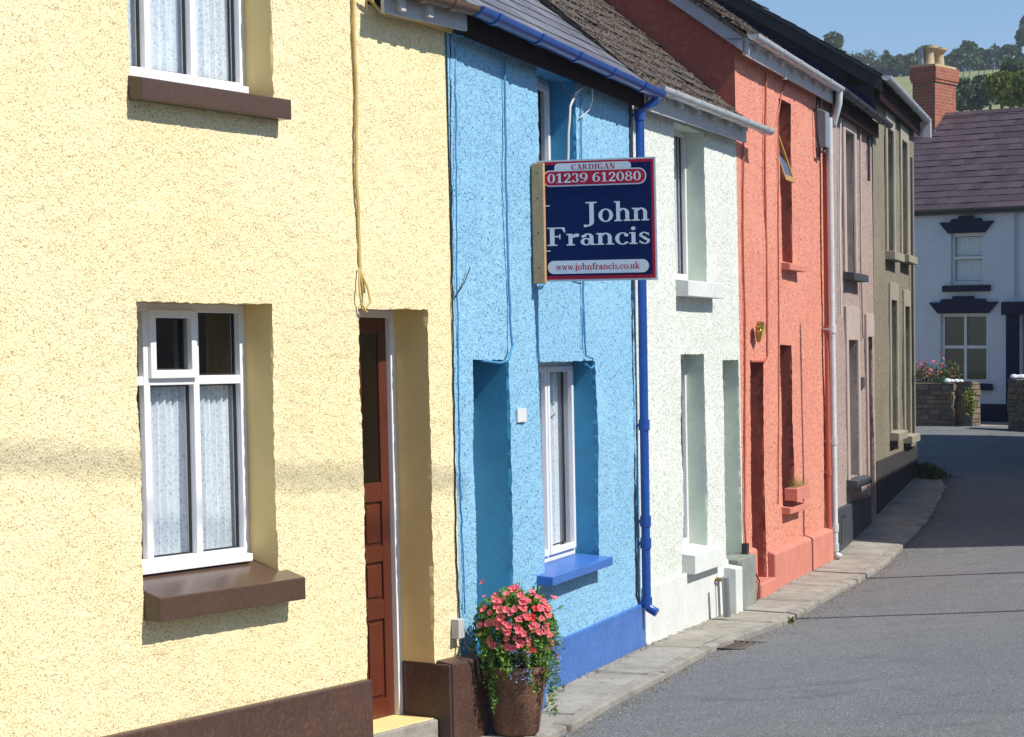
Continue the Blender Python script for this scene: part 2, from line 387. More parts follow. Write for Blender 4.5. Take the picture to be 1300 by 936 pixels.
# ------------------------------------------------------------------ house pieces
def wall_with_openings(F_, u0, u1, v0, v1, ops, step, mats, root, cut=None, seed=1, amp=1.0, name='wall', extra=None):
    """one rough-cast sheet with openings (each u0,u1,v0,v1,depth), its reveals, ends and back"""
    def lines(a, b, edges):
        n = max(2, int(round((b-a)/step))); L = list(np.linspace(a, b, n+1)); L = [x for x in L if all(abs(x-e) > step*.45 for e in edges)]
        L += [e for e in edges if a <= e <= b]; L = sorted(set(L+[a, b])); return np.array(L)
    ops_ = ops; ops = [(o[0], o[1], o[2]-(o[5] if len(o) > 5 else 0), o[3], o[4]) for o in ops]
    ue = sorted({e for o in ops for e in o[:2]} | ({cut[0]} if cut else set())); ve = sorted({e for o in ops for e in o[2:4]} | ({cut[1]} if cut else set()))
    U = lines(u0, u1, ue); V = lines(v0, v1, ve); nu, nv = len(U), len(V)
    UU, VV = np.meshgrid(U, V, indexing='ij')
    ef = np.minimum(1, np.minimum(UU-u0, u1-UU)/.08)
    W = ef*amp*(.0055*vnoise(UU, VV, 52, seed)+.005*vnoise(UU, VV, 19, seed+1)+.018*vnoise(UU, VV, 1.7, seed+2)+.02*vnoise(UU, VV, .6, seed+3))
    dU = amp*(.012*vnoise(UU, VV, 4, seed+4)+.014*vnoise(UU, VV, 26, seed+5)); dV = amp*(.008*vnoise(UU, VV, 4, seed+6)+.010*vnoise(UU, VV, 26, seed+7))
    dU[0, :] = 0; dU[-1, :] = 0
    A = UU+dU; B = VV+dV; K = W-F_.b*B
    X = F_.o[0]+A*F_.d[0]+K*F_.n[0]; Y = F_.o[1]+A*F_.d[1]+K*F_.n[1]
    base = root.location
    verts = np.stack([X-base.x, Y-base.y, B-base.z], -1).reshape(-1, 3)
    uc = (U[1:]+U[:-1])/2; vc = (V[1:]+V[:-1])/2; keep = np.ones((nu-1, nv-1), bool)
    for o in ops: keep &= ~((uc[:, None] > o[0]) & (uc[:, None] < o[1]) & (vc[None] > o[2]) & (vc[None] < o[3]))
    if cut: keep &= ~((uc[:, None] > cut[0]) & (vc[None] > cut[1]))
    I, J = np.nonzero(keep); k = I*nv+J
    faces = np.stack([k, k+nv, k+nv+1, k+1], -1)
    vl = verts.tolist(); fl = faces.tolist(); ml = [0]*len(fl)
    wp = lambda i, j: vl[i*nv+j]
    def add(pts, mi=1):
        b = len(vl); vl.extend([list(p) for p in pts]); fl.append(list(range(b, b+len(pts)))); ml.append(mi)
    def inner(u, v, r): p = F_.P(u, v, -r); return [p[0]-base.x, p[1]-base.y, p[2]-base.z]
    for o in ops:
        i0, i1 = np.argmin(abs(U-o[0])), np.argmin(abs(U-o[1])); j0, j1 = np.argmin(abs(V-o[2])), np.argmin(abs(V-o[3])); r = o[4]
        ring = [(i0, j) for j in range(j0, j1)]+[(i, j1) for i in range(i0, i1)]+[(i1, j) for j in range(j1, j0, -1)]+[(i, j0) for i in range(i1, i0, -1)]
        fr_ = [wp(i, j) for i, j in ring]
        sm_ = lambda i, j: (U[i]+.35*amp*.02*float(vnoise(np.array(U[i]), np.array(V[j]), 2.2, seed+4)), V[j])
        md_ = [inner(*sm_(i, j), .022) for i, j in ring]; bk_ = [inner(*sm_(i, j), r) for i, j in ring]; nr = len(ring); b_ = len(vl)
        vl.extend([list(p) for p in fr_]+md_+bk_)
        for q_ in range(nr):
            q2 = (q_+1) % nr; fl.append([b_+q_, b_+q2, b_+nr+q2, b_+nr+q_]); fl.append([b_+nr+q_, b_+nr+q2, b_+2*nr+q2, b_+2*nr+q_]); ml.extend([1, 1])
    for poly, mi in (extra or []):
        add([inner(u, v, -w) for u, v, w in poly], mi)
    me = bpy.data.meshes.new(name); me.from_pydata(vl, [], fl)
    for m in mats: me.materials.append(M[m])
    me.polygons.foreach_set('material_index', ml)
    me.polygons.foreach_set('use_smooth', [m == 0 for m in ml]); me.update()
    o = bpy.data.objects.new(name, me); COL.objects.link(o); o.parent = root; return o
def ends(L, eave, pitch, depth=6.0, u0=0.0, mg=2, inset=.02):   # side and back walls of a house
    rv = eave+math.tan(R(pitch))*depth/2
    out = []
    for u in (u0+inset, L-inset):
        out.append(([(u, -.3, .0), (u, eave, .0), (u, rv, -depth/2), (u, eave, -depth), (u, -.3, -depth)], mg))
    out.append(([(u0, -.3, -depth), (L, -.3, -depth), (L, eave, -depth), (u0, eave, -depth)], mg))
    return out
def roof(F_, u0, u1, eave, pitch, mat, root, depth=6.0, over=.14, slate_w=.26, course=.2, jit=.004, tag_=None):
    """two pitches laid with individual slates over a deck, plus ridge tiles"""
    mb = MB(); t = math.tan(R(pitch)); L = (depth/2+over)/math.cos(R(pitch)); c, s_ = math.cos(R(pitch)), math.sin(R(pitch))
    e0 = eave-over*t
    def at(u, q, h, side):            # q up the slope from the eave edge, h above it
        w = over-q*c-h*(-s_) if side == 0 else -(depth+over)+q*c+h*(-s_)
        return F_.P(u, e0+q*s_+h*c, w)
    for side in (0, 1):
        mb.box8([at(u0, 0, -.03, side), at(u1, 0, -.03, side), at(u1, L, -.03, side), at(u0, L, -.03, side),
                 at(u0, 0, .0, side), at(u1, 0, .0, side), at(u1, L, .0, side), at(u0, L, .0, side)])
    n = int(L/course)
    for k in range(n+1):
        q = k*course; off = (k % 2)*slate_w/2; u = u0-off
        while u < u1:
            a, b = max(u0, u)+.003, min(u1, u+slate_w)-.003
            if b-a > .03:
                j = random.uniform(-jit, jit); h = .012+abs(random.gauss(0, jit)); q1 = min(L, q+course*1.35)
                mb.box8([at(a, q+j, h, 0), at(b, q+j*.5, h, 0), at(b, q1, .001, 0), at(a, q1, .001, 0),
                         at(a, q+j, h+.010, 0), at(b, q+j*.5, h+.010, 0), at(b, q1, .011, 0), at(a, q1, .011, 0)])
            u += slate_w
    o = mb.build('roof', mat, root)
    rd = MB(); rz = e0+L*s_+.01; u = u0
    while u < u1:
        b = min(u1, u+.45)
        rd.face([F_.P(u, rz-.07, -depth/2+.13), F_.P(b-.01, rz-.07, -depth/2+.13), F_.P(b-.01, rz+.03, -depth/2), F_.P(u, rz+.03, -depth/2)])
        rd.face([F_.P(u, rz+.03, -depth/2), F_.P(b-.01, rz+.03, -depth/2), F_.P(b-.01, rz-.07, -depth/2-.13), F_.P(u, rz-.07, -depth/2-.13)])
        u += .45
    rd.build('ridge_tiles', mat, root, parent=o)
    if mat == 'slate_moss':
        mm = MB()
        for k in range(5200):
            u = random.uniform(u0+.02, u1-.02); q = random.uniform(0, L) if random.random() < .4 else round(random.uniform(0, L)/course)*course+random.uniform(-.02, .03)
            s2 = random.uniform(.008, .03); C = [at(u+s2*1.4*math.cos(a_), min(L, q+s2*math.sin(a_)), .012, 0) for a_ in (0, 1.3, 2.4, 3.6, 5.0)]; T_ = at(u, q, .02+s2*random.uniform(.5, 1.1), 0)
            for a_ in range(5): mm.face([C[a_], C[(a_+1) % 5], T_])
        mo = mm.build('moss', 'moss', root, parent=o); mo['kind'] = 'stuff'
    return o
def gutter(pts, rad, mat, root, joints=1.1, cap=True, name='gutter'):
    """open half-round channel along pts, with collars"""
    mb = MB(); pts = [Vector(p) for p in pts]
    def prof(p, t, rr, thick=.006):
        a = t.cross(Vector((0, 0, 1))).normalized(); out = []
        for k in range(11):
            th = math.pi*k/10; out.append(p+a*math.cos(th)*rr-Vector((0, 0, 1))*math.sin(th)*rr)
        for k in range(10, -1, -1):
            th = math.pi*k/10; r2 = rr-thick; out.append(p+a*math.cos(th)*r2-Vector((0, 0, 1))*math.sin(th)*r2)
        return out
    def sweep(A, B, rr, thick=.006):
        t = (B-A).normalized(); p0, p1 = prof(A, t, rr, thick), prof(B, t, rr, thick); n = len(p0); b = len(mb.v)
        mb.v += [tuple(q) for q in p0+p1]
        for j in range(n): mb.f.append((b+j, b+(j+1) % n, b+n+(j+1) % n, b+n+j)); mb.m.append(0)
        for off in (0, n):
            for j in range(10): mb.f.append((b+off+j, b+off+j+1, b+off+n-2-j, b+off+n-1-j)); mb.m.append(0)
    for i in range(len(pts)-1):
        A, B = pts[i], pts[i+1]; sweep(A, B, rad); t = (B-A).normalized(); l = (B-A).length; s_ = .35
        while s_ < l-.1:
            sweep(A+t*(s_-.035), A+t*(s_+.035), rad+.009, .012); s_ += joints
    if cap:
        for A, B in ((pts[0], pts[1]), (pts[-1], pts[-2])):
            t = (B-A).normalized(); mb.face(prof(A+t*.003, t, rad)[:11])
    return mb.build(name, mat, root, smooth=True)
def curtain(F_, u0, u1, v0, v1, w, root, parent, mat='lace', amp=.014, period=.055, name='curtain'):
    mb = MB(); n = int((u1-u0)/.01)+2; ph = random.random()*6; b = len(mb.v); rows = 6
    for i in range(n):
        u = u0+(u1-u0)*i/(n-1)
        for j in range(rows):
            v = v0+(v1-v0)*j/(rows-1)
            ww = w+amp*math.sin(2*math.pi*u/period+ph+.25*math.sin(v*3+u*9))+.4*amp*math.sin(u*37+ph*2+v)
            mb.v.append(F_.P(u, v, ww))
    for i in range(n-1):
        for j in range(rows-1): mb.f.append((b+i*rows+j, b+(i+1)*rows+j, b+(i+1)*rows+j+1, b+i*rows+j+1)); mb.m.append(0)
    return mb.build(name, mat, root, parent=parent, smooth=True)
def window(F_, o, root, lights=1, transom=None, vent=None, fw=.05, mat='upvc', proj=.05, curt=True, label=None, bar=False, inner_sash=.0, curt_top=None, splits=None):
    """frame (part) with panes and net curtain (sub-parts), set at the back of an opening"""
    u0, u1, v0, v1, r = o[:5]; wf = -r+.003; w0 = wf-.02; w1 = wf+proj
    fr = MB()
    F_.box(fr, u0, u0+fw, v0, v1, w0, w1); F_.box(fr, u1-fw, u1, v0, v1, w0, w1)
    F_.box(fr, u0+fw, u1-fw, v1-fw, v1, w0, w1); F_.box(fr, u0+fw, u1-fw, v0, v0+fw*1.3, w0, w1)
    cells = []; lw = (u1-u0-2*fw)/lights
    for i in range(lights):
        a = u0+fw+i*lw; b = a+lw
        if splits: a = splits[i-1] if i else u0+fw; b = splits[i] if i < lights-1 else u1-fw
        if i: F_.box(fr, a-fw/2, a+fw/2, v0+fw*1.3, v1-fw, w0, w1); 
        a2 = a+(fw/2 if i else 0); b2 = b-(fw/2 if i < lights-1 else 0)
        if transom:
            F_.box(fr, a2, b2, transom-fw/2, transom+fw/2, w0, w1-.002)
            cells.append((a2, b2, v0+fw*1.3, transom-fw/2, 0)); cells.append((a2, b2, transom+fw/2, v1-fw, 1 if vent == i else 0))
        else: cells.append((a2, b2, v0+fw*1.3, v1-fw, 1 if inner_sash else 0))
    f = fr.build('window', mat, root, bevel=.004)
    if label: f['label'] = label
    for (a, b, c, d, sash) in cells:
        if sash:
            sb = MB(); q = .034; wa, wb = w1-.015, w1+.022; e = .012
            F_.box(sb, a-e, a+q, c-e, d+e, wa, wb); F_.box(sb, b-q, b+e, c-e, d+e, wa, wb)
            F_.box(sb, a+q, b-q, d-q, d+e, wa, wb); F_.box(sb, a+q, b-q, c-e, c+q, wa, wb)
            sb.build('casement', mat, root, parent=f, bevel=.004); a += q; b -= q; c += q; d -= q
        gk = MB(); gq = .009
        for (aa, bb, cc, dd) in ((a, a+gq, c, d), (b-gq, b, c, d), (a+gq, b-gq, c, c+gq), (a+gq, b-gq, d-gq, d)): F_.box(gk, aa, bb, cc, dd, wf-.004, wf+.012)
        gk.build('gasket', 'black', root, parent=f)
        p = MB(); p.face([F_.P(a, c, wf+.004), F_.P(b, c, wf+.004), F_.P(b, d, wf+.004), F_.P(a, d, wf+.004)])
        p.build('pane', 'glass', root, parent=f)
    if curt: curtain(F_, u0+.02, u1-.02, v0+.02, curt_top or v1-.02, wf-.045, root, f)
    rm = MB()                                            # the room behind, so that no light leaks through
    z0, z1 = wf-.025, wf-.9
    rm.face([F_.P(u0-.3, v0-.4, z1), F_.P(u1+.3, v0-.4, z1), F_.P(u1+.3, v1+.2, z1), F_.P(u0-.3, v1+.2, z1)])
    for (a, b, c, d) in ((u0-.3, u0-.3, v0-.4, v1+.2), (u1+.3, u1+.3, v0-.4, v1+.2)):
        rm.face([F_.P(a, c, z0), F_.P(a, d, z0), F_.P(a, d, z1), F_.P(a, c, z1)])
    for v in (v0-.4, v1+.2): rm.face([F_.P(u0-.3, v, z0), F_.P(u1+.3, v, z0), F_.P(u1+.3, v, z1), F_.P(u0-.3, v, z1)])
    rm.build('room_lining', 'room', root, parent=f)
    return f
def sill(F_, u0, u1, vtop, thick, w0, w1, mat, root, label=None, slope=.03):
    mb = MB(); F_.box(mb, u0, u1, vtop-thick, vtop, w0, w1, slope=slope); o = mb.build('window_sill', mat, root, bevel=.006)
    if label: o['label'] = label
    return o
def door(F_, o, root, leaf_mat='door', frame_mat='upvc', fw=.07, label=None, glazed=True, rows=((.12, .62), (.74, .98), (1.08, 1.36))):
    u0, u1, v0, v1, r = o[:5]; wf = -r+.003
    fr = MB(); F_.box(fr, u0, u0+fw, v0, v1, wf-.03, wf+.05); F_.box(fr, u1-fw, u1, v0, v1, wf-.03, wf+.05); F_.box(fr, u0+fw, u1-fw, v1-fw, v1, wf-.03, wf+.05)
    d = MB(); a, b = u0+fw, u1-fw; m = (a+b)/2; t = v1-fw; wb = wf+.015
    F_.box(d, a, b, v0, t, wf-.03, wf)
    st = .085
    for (x0, x1) in ((a, a+st), (m-.04, m+.04), (b-st, b)): F_.box(d, x0, x1, v0, t, wf, wb)
    ys = [v0+r_ for rr in rows for r_ in rr]+[v0+1.48, t-.1]; edges = [v0]+ys+[t]
    for k in range(0, len(edges), 2):
        for (x0, x1) in ((a+st, m-.04), (m+.04, b-st)): F_.box(d, x0, x1, edges[k], edges[k+1], wf, wb)
    for k in range(1, len(edges)-1, 2):
        if glazed and k >= len(edges)-3: continue
        for (x0, x1) in ((a+st, m-.04), (m+.04, b-st)):
            if x1-x0 > .05: F_.box(d, x0+.022, x1-.022, edges[k]+.022, edges[k+1]-.022, wf, wf+.011)
    dl = d.build('door', leaf_mat, root, bevel=.004)
    fo = fr.build('door_frame', frame_mat, root, parent=dl, bevel=.004)
    if label: dl['label'] = label
    if glazed:
        gl = MB(); k = len(edges)-3
        for (x0, x1) in ((a+st, m-.04), (m+.04, b-st)): F_.box(gl, x0+.004, x1-.004, edges[k], edges[k+1], wf+.001, wf+.006)
        gl.build('glazing', 'glass_dark', root, parent=dl)
    h = MB(); h.tube([F_.P(a+.05, v0+1.02, wb), F_.P(a+.05, v0+1.02, wb+.04), F_.P(a+.14, v0+1.02, wb+.04)], .009); F_.box(h, a+.035, a+.065, v0+.92, v0+1.12, wb, wb+.008)
    h.build('door_handle', 'brass', root, parent=dl)
    return dl
def cable(F_, pts, rad, mat, root, w=.02, name='cable', wob=.004, n=8):
    """cable clipped along photo-measured points of the wall"""
    path = []
    for i in range(len(pts)-1):
        (x0, y0), (x1, y1) = pts[i][:2], pts[i+1][:2]; w0 = pts[i][2] if len(pts[i]) > 2 else w; w1 = pts[i+1][2] if len(pts[i+1]) > 2 else w
        k = max(1, int(math.hypot(x1-x0, y1-y0)/14))
        for j in range(k):
            t = j/k; u, v = F_.px(x0+(x1-x0)*t, y0+(y1-y0)*t, w0+(w1-w0)*t)
            path.append(F_.P(u+random.uniform(-wob, wob), v, w0+(w1-w0)*t+random.uniform(-wob/2, wob/2)))
    l = pts[-1]; path.append(F_.pt(l[0], l[1], l[2] if len(l) > 2 else w))
    mb = MB(); mb.tube(path, rad, n); return mb.build(name, mat, root, smooth=True)
def downpipe(F_, x0, y0, x1, y1, w, rad, mat, root, collars=(), shoe=0, head=None, name='downpipe'):
    mb = MB(); A = Vector(F_.pt(x0, y0, w)); B = Vector(F_.pt(x1, y1, w)); path = [A, B]
    if head: path = [Vector(h) for h in head]+path
    if shoe: n = Vector((F_.n[0], F_.n[1], 0)); path = path+[B-Vector((0, 0, shoe*.6))+n*shoe*.25, B-Vector((0, 0, shoe))+n*shoe]
    mb.tube(path, rad, 14)
    for yc in collars:
        t = (yc-y0)/(y1-y0); C = A+(B-A)*t; mb.tube([C-Vector((0, 0, .045)), C+Vector((0, 0, .045))], rad+.009, 14)
        u, v = F_.px(x0+(x1-x0)*t, yc, w); F_.box(mb, u-.05, u+.05, v-.012, v+.012, .0, w)
    return mb.build(name, mat, root, smooth=True)
def op(F_, x0, x1, yt, yb, r, ys=None):          # an opening from photo columns/rows, sampled at mid height
    ym = (yt+yb)/2; u0 = F_.px(x0, ym)[0]; u1 = F_.px(x1, ym)[0]; xm = (x0+x1)/2
    return (u0, u1, F_.px(xm, yb)[1], F_.px(xm, yt)[1], r)
print('lengths', LB, LW, LR, LP, LG, 'nodes', N1, N2, N3, N4, N5)

# ================================================================== YELLOW HOUSE
ry = thing('terraced_house', FY.P(0, 0, 0), 'pale yellow roughcast house with brown sills, nearest and leftmost in the terrace', 'house', 'terraced houses along the left of the street')
uN = 0.0
y_win = (FY.px(176, 550)[0], FY.px(350, 550)[0], FY.px(347, 712)[1], FY.px(300, 385.5)[1], .26, .085)
y_up = (FY.px(164, 60)[0], FY.px(347, 60)[0], FY.px(347, 118)[1], FY.px(347, 118)[1]+1.42, .26, .075)
y_door = (FY.px(460, 600)[0], FY.px(546, 600)[0], .16, FY.px(500, 392.5)[1], .30)
ycut = (FY.px(468, 10)[0], 4.60)
print('y_win', y_win, 'y_up', y_up, 'y_door', y_door, 'cut', ycut)
ex = ends(ycut[0], 6.45, 38, 6, -LY); rv_ = 6.45+math.tan(R(38))*3; ex[1] = ([(ycut[0]-.01, 4.5, 0), (ycut[0]-.01, 6.45, 0), (ycut[0]-.01, rv_, -3), (ycut[0]-.01, 6.45, -6), (ycut[0]-.01, 4.5, -6)], 2)
ex + [([(ycut[0], 4.55, -.02), (ycut[0], 6.45, -.02), (ycut[0], 6.45, -.3), (ycut[0], 4.55, -.3)], 1)]
ex += [([(ycut[0], -.3, -6), (0, -.3, -6), (0, 4.6, -6), (ycut[0], 4.6, -6)], 1)]
wall_with_openings(FY, -LY, 0, -.35, 6.45, [y_win, y_up, y_door], .0125, ['yellow', 'yellow_s', 'yellow_s'], ry, cut=ycut, seed=11, extra=ex)
roof(FY, -LY-.05, ycut[0]+.05, 6.5, 38, 'slate_grey', ry)
roof(FY, ycut[0]+.02, .03, 4.80, 38, 'slate_grey', ry, jit=.0015, course=.24, slate_w=.42)
tr = FY.px(270, 482, -.26)[1]
window(FY, y_win, ry, lights=3, transom=tr, vent=1, label='white three light window with an open top vent and lace curtains', curt_top=tr+.01, splits=[FY.px(188, 560, -.21)[0], FY.px(251, 560, -.21)[0]])
window(FY, y_up, ry, lights=3, transom=y_up[2]+1.0, vent=1, label='upstairs white three light window with net curtains', curt_top=y_up[2]+1.0, splits=[FY.px(187, 40, -.21)[0], FY.px(245, 40, -.21)[0]])
for (o, wu) in ((y_win, 'w'), (y_up, 'u')):       # projecting white inner sill + brown slab
    mb = MB(); FY.box(mb, o[0]+.01, o[1]-.07, o[2]-.005, o[2]+.045, -.24, -.13, slope=.008); mb.build('inner_sill', 'upvc', ry, bevel=.003)
su0 = FY.px(203, 757, .12)[0]; su1 = FY.px(388, 733, .12)[0]; sv = FY.px(388, 733, .12)[1]
sill(FY, su0, su1, y_win[2]+.012, y_win[2]+.012-sv+.125, -.24, .12, 'brown', ry, 'wide brown painted sill with worn glossy top', slope=y_win[2]+.012-sv)
print('sill', su0, su1, sv, y_win[2])
sv2 = FY.px(370, 127, .10)[1]
sill(FY, FY.px(180, 100, .1)[0], FY.px(370, 127, .1)[0], y_up[2]+.012, y_up[2]+.012-sv2+.115, -.24, .10, 'brown', ry, 'upper brown painted sill', slope=y_up[2]+.012-sv2)
door(FY, y_door, ry, fw=.05, label='mahogany brown panelled front door with white frame')
pl = MB(); FY.box(pl, -LY, y_door[0]-.02, -.3, .50, .0, .055); FY.box(pl, y_door[1]+.01, .12, -.3, .52, 0, .13, slope=.015)
FY.box(pl, y_door[1]-.012, y_door[1]+.01, -.3, .50, -.25, .12)
pl.build('plinth', 'brown_p', ry, bevel=.012)
st = MB(); FY.box(st, y_door[0]+.01, y_door[1]-.02, -.3, .155, -.3, .03); st.build('door_step', 'concrete', ry, bevel=.01)
# fascia and brown gutter that start at the lower roof
uf0, uf1 = FY.px(487, 14, .12)[0], .07
fb = MB(); FY.box(fb, uf0, uf1, 4.535, 4.72, .10, .125); FY.box(fb, uf0, uf1, 4.72, 4.74, -.05, .125)
for u in (uf0+.12, uf0+.42): FY.box(fb, u, u+.05, 4.56, 4.64, .125, .17)
fb.build('fascia', 'offwhite', ry)
gutter([FY.P(uf0-.05, 4.70, .20), FY.P(.04, 4.68, .20)], .058, 'gut_brown', ry, joints=.33)
cable(FY, [(449, -6), (450, 60), (453, 120), (452, 200), (455, 280), (457, 345), (462, 372)], .011, 'cable_y', ry, w=.018)
cable(FY, [(458, 345, .02), (468, 368, .05), (470, 384, .06), (463, 393, .05), (459, 385, .03)], .008, 'cable_y', ry)
cable(FY, [(456, 340, .03), (456, 370, .04), (459, 392, .04), (466, 396, .04)], .006, 'cable_y', ry)
cable(FY, [(462, -8, .05), (473, 4), (484, 16), (500, 20), (540, 30), (573, 41)], .010, 'cable_y', ry, w=.03)
cable(FY, [(466, -8, .06), (478, 8), (490, 19), (530, 26), (574, 38)], .008, 'cable_y', ry, w=.045)
cable(FY, [(571, 36), (572, 200), (574, 330), (576, 500), (579, 700), (584, 790)], .006, 'black', ry, w=.012, wob=.006)
jb = MB(); uu, vv = FY.px(584, 798, .05); FY.box(jb, uu-.03, uu+.04, vv-.065, vv+.06, .0, .06); jb.build('junction_box', 'offwhite', ry, bevel=.006)
cable(FY, [(587, 808, .04), (590, 818, .07), (598, 826, .16), (606, 838, .17), (608, 862, .17)], .007, 'black', ry)
# the rest of the lower roof belongs to the blue house
# ================================================================== BLUE HOUSE
rb = thing('terraced_house', FB.P(0, 0, 0), 'sky blue roughcast house with cobalt sill, plinth and gutter, carrying the agent board', 'house', 'terraced houses along the left of the street')
b_door = (FB.px(602, 600)[0], FB.px(649, 600)[0], .18, FB.px(625, 457)[1], .34)
b_win = (FB.px(688, 590)[0], FB.px(758, 590)[0], FB.px(757, 705)[1], FB.px(725, 459)[1], .255, .04)
b_up = (FB.px(684, 150)[0], FB.px(731, 150)[0], FB.px(705, 318)[1], FB.px(705, 93)[1], .27, .03)
print('b', b_door, b_win, b_up)
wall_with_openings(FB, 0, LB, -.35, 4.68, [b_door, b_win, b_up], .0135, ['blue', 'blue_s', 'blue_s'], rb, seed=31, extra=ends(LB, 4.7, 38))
rB = roof(FB, -.03, LB+.02, 4.80, 38, 'slate_grey', rb, jit=.0015, course=.24, slate_w=.42)
window(FB, b_win, rb, lights=2, label='white casement window in a deep blue reveal', inner_sash=1, proj=.06)
window(FB, b_up, rb, lights=1, label='upstairs white window partly behind the agent board', inner_sash=1)
bs = FB.px(778, 707, .13)
sill(FB, FB.px(702, 732, .13)[0], bs[0], b_win[2]+.01, b_win[2]+.01-bs[1]+.065, -.17, .13, 'sill_blue', rb, 'cobalt blue painted sill', slope=b_win[2]+.01-bs[1])
sill(FB, b_up[0]-.05, b_up[1]+.08, b_up[2]+.01, .08, -.17, .08, 'sill_blue', rb)
door(FB, b_door, rb, leaf_mat='white', frame_mat='white')
pl = MB(); FB.box(pl, b_door[1]+.02, LB-.01, -.3, .34, 0, .035); FB.box(pl, .03, b_door[0]-.02, -.3, .46, 0, .10); pl.build('plinth', 'blue_p', rb, bevel=.008)
st = MB(); FB.box(st, b_door[0]-.02, b_door[1]+.02, -.3, .175, -.3, .22); st.build('door_step', 'blue_p', rb, bevel=.015)
fb = MB(); FB.box(fb, .075, LB, 4.50, 4.70, .09, .11); FB.box(fb, .075, LB, 4.70, 4.72, -.05, .12); fb.build('fascia', 'fascia_dark', rb)
gutter([FB.P(-.02, 4.68, .20), FB.P(LB+.16, 4.655, .20)], .064, 'gut_blue', rb, joints=.95)
mb = MB(); u, v = FW.px(815, 105, .20)
downpipe(FW, 812, 140, 821, 764, .075, .038, 'gut_blue', rb, collars=(146, 540, 662, 690, 765), shoe=.09,
         head=[FB.P(LB+.04, 4.64, .20), FB.P(LB+.04, 4.56, .19)])
cable(FB, [(576, 44, .03), (592, 46), (602, 52), (618, 58), (636, 64), (641, 74), (641, 130), (643, 250), (645, 340), (648, 405), (650, 440, .03), (646, 457, .05), (635, 461, .05), (612, 458, .02)], .0085, 'cable_b', rb, w=.018)
cable(FB, [(692, 205), (693, 360), (682, 365), (684, 458)], .006, 'cable_b', rb, w=.012)
cable(FB, [(740, 352), (742, 420), (744, 452), (752, 455, .04), (755, 464, .05), (750, 468, .05), (743, 462, .03)], .0075, 'cable_b', rb, w=.018)
cable(FB, [(727, 352), (741, 356), (739, 444)], .005, 'cable_b', rb, w=.015)
cable(FB, [(757, 103, .1), (744, 108, .06), (731, 118, .04), (724, 135, .03), (722, 170), (721, 205)], .010, 'cable_w', rb, w=.03)
cable(FB, [(752, 106, .1), (752, 128, .08), (748, 140, .05), (736, 150, .02)], .004, 'cable_w', rb)
cable(FB, [(738, 120), (738, 205)], .007, 'cable_b', rb, w=.015)
cable(FB, [(702, 97, .09), (712, 103, .09), (724, 122, .09), (730, 122, .09)], .004, 'black', rb)
cable(FB, [(799, 118), (801, 240), (803, 470), (806, 640), (808, 755), (814, 785)], .010, 'black', rb, w=.004, wob=.01)
cable(FB, [(578, 60), (580, 330), (584, 600), (590, 780)], .005, 'cable_b', rb, w=.01, wob=.008)
cable(FB, [(597, 340), (590, 358), (578, 378)], .004, 'black', rb, w=.02)
nb = MB(); uu, vv = FB.px(664, 528, .02); FB.box(nb, uu-.10, uu+.10, vv-.045, vv+.05, 0, .016); nbo = nb.build('number_tile', 'white', rb, bevel=.003)
# ================================================================== MINT-WHITE HOUSE
rw = thing('terraced_house', FW.P(0, 0, 0), 'mint white roughcast house with mossy brown roof between the blue and salmon houses', 'house', 'terraced houses along the left of the street')
w_up = (FW.px(858, 260)[0], FW.px(896, 260)[0], FW.px(894, 357)[1], FW.px(876, 162)[1], .235, .03)
w_lo = (FW.px(866, 570)[0], FW.px(897, 570)[0], FW.px(896, 693)[1], FW.px(881, 450)[1], .235, .03)
w_door = (FW.px(920.5, 590)[0], LW-.04, .22, FW.px(928, 457)[1], .30)
print('w', w_up, w_lo, w_door, LW)
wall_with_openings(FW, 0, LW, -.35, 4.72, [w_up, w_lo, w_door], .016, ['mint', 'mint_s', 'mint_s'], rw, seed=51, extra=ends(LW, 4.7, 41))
roof(FW, .03, LW-.01, 4.80, 41, 'slate_moss', rw, jit=.012)
for o in (w_up, w_lo):
    window(FW, o, rw, lights=2, mat='white', proj=.05)
    u0_, u1_ = o[0]-.05, o[1]+.16
    sill(FW, u0_, u1_, o[2]+.01, .17 if o is w_up else .2, -.17, .12, 'mint_p', rw, slope=.03)
door(FW, w_door, rw, leaf_mat='white', frame_mat='white', glazed=False)
pl = MB(); FW.box(pl, .015, FW.px(921, 700)[0]-.03, -.3, .47, 0, .04); pl.build('plinth', 'mint_p', rw, bevel=.015)
pb = MB(); FW.box(pb, w_door[0]-.25, w_door[0]-.02, -.3, .42, .0, .16, slope=.02); pb.build('white_block', 'mint_p', rw, bevel=.01)
pb = MB(); FW.box(pb, w_door[0]+.0, LW+.02, -.3, .46, -.1, .12); pb.build('grey_block', 'greyblock', rw, bevel=.01)
st = MB(); FW.box(st, w_door[0]+.02, LW-.04, -.3, .215, -.3, -.1); st.build('door_step', 'concrete', rw)
fb = MB(); FW.box(fb, .09, LW-.01, 4.50, 4.66, .09, .11); FW.box(fb, .09, LW-.01, 4.66, 4.69, -.05, .16)
for k in range(6): FW.box(fb, .35+k*.55, .41+k*.55, 4.60, 4.665, .11, .17)
fb.build('fascia', 'offwhite', rw)
gutter([FW.P(.12, 4.70, .20), FW.P(LW+.55, 4.68, .20)], .060, 'gut_white', rw, joints=.8)
v_ = MB(); A = FW.pt(911, 736, .07); v_.tube([FW.pt(908, 734, .01), A, FW.pt(918, 736, .09)], .020, 10); v_.build('valve', 'brass', rw, smooth=True)
downpipe(FW, 920.5, 733, 923, 783, .20, .035, 'metal', rw, collars=())
downpipe(FW, 912, 738, 914, 788, .07, .012, 'metal', rw)
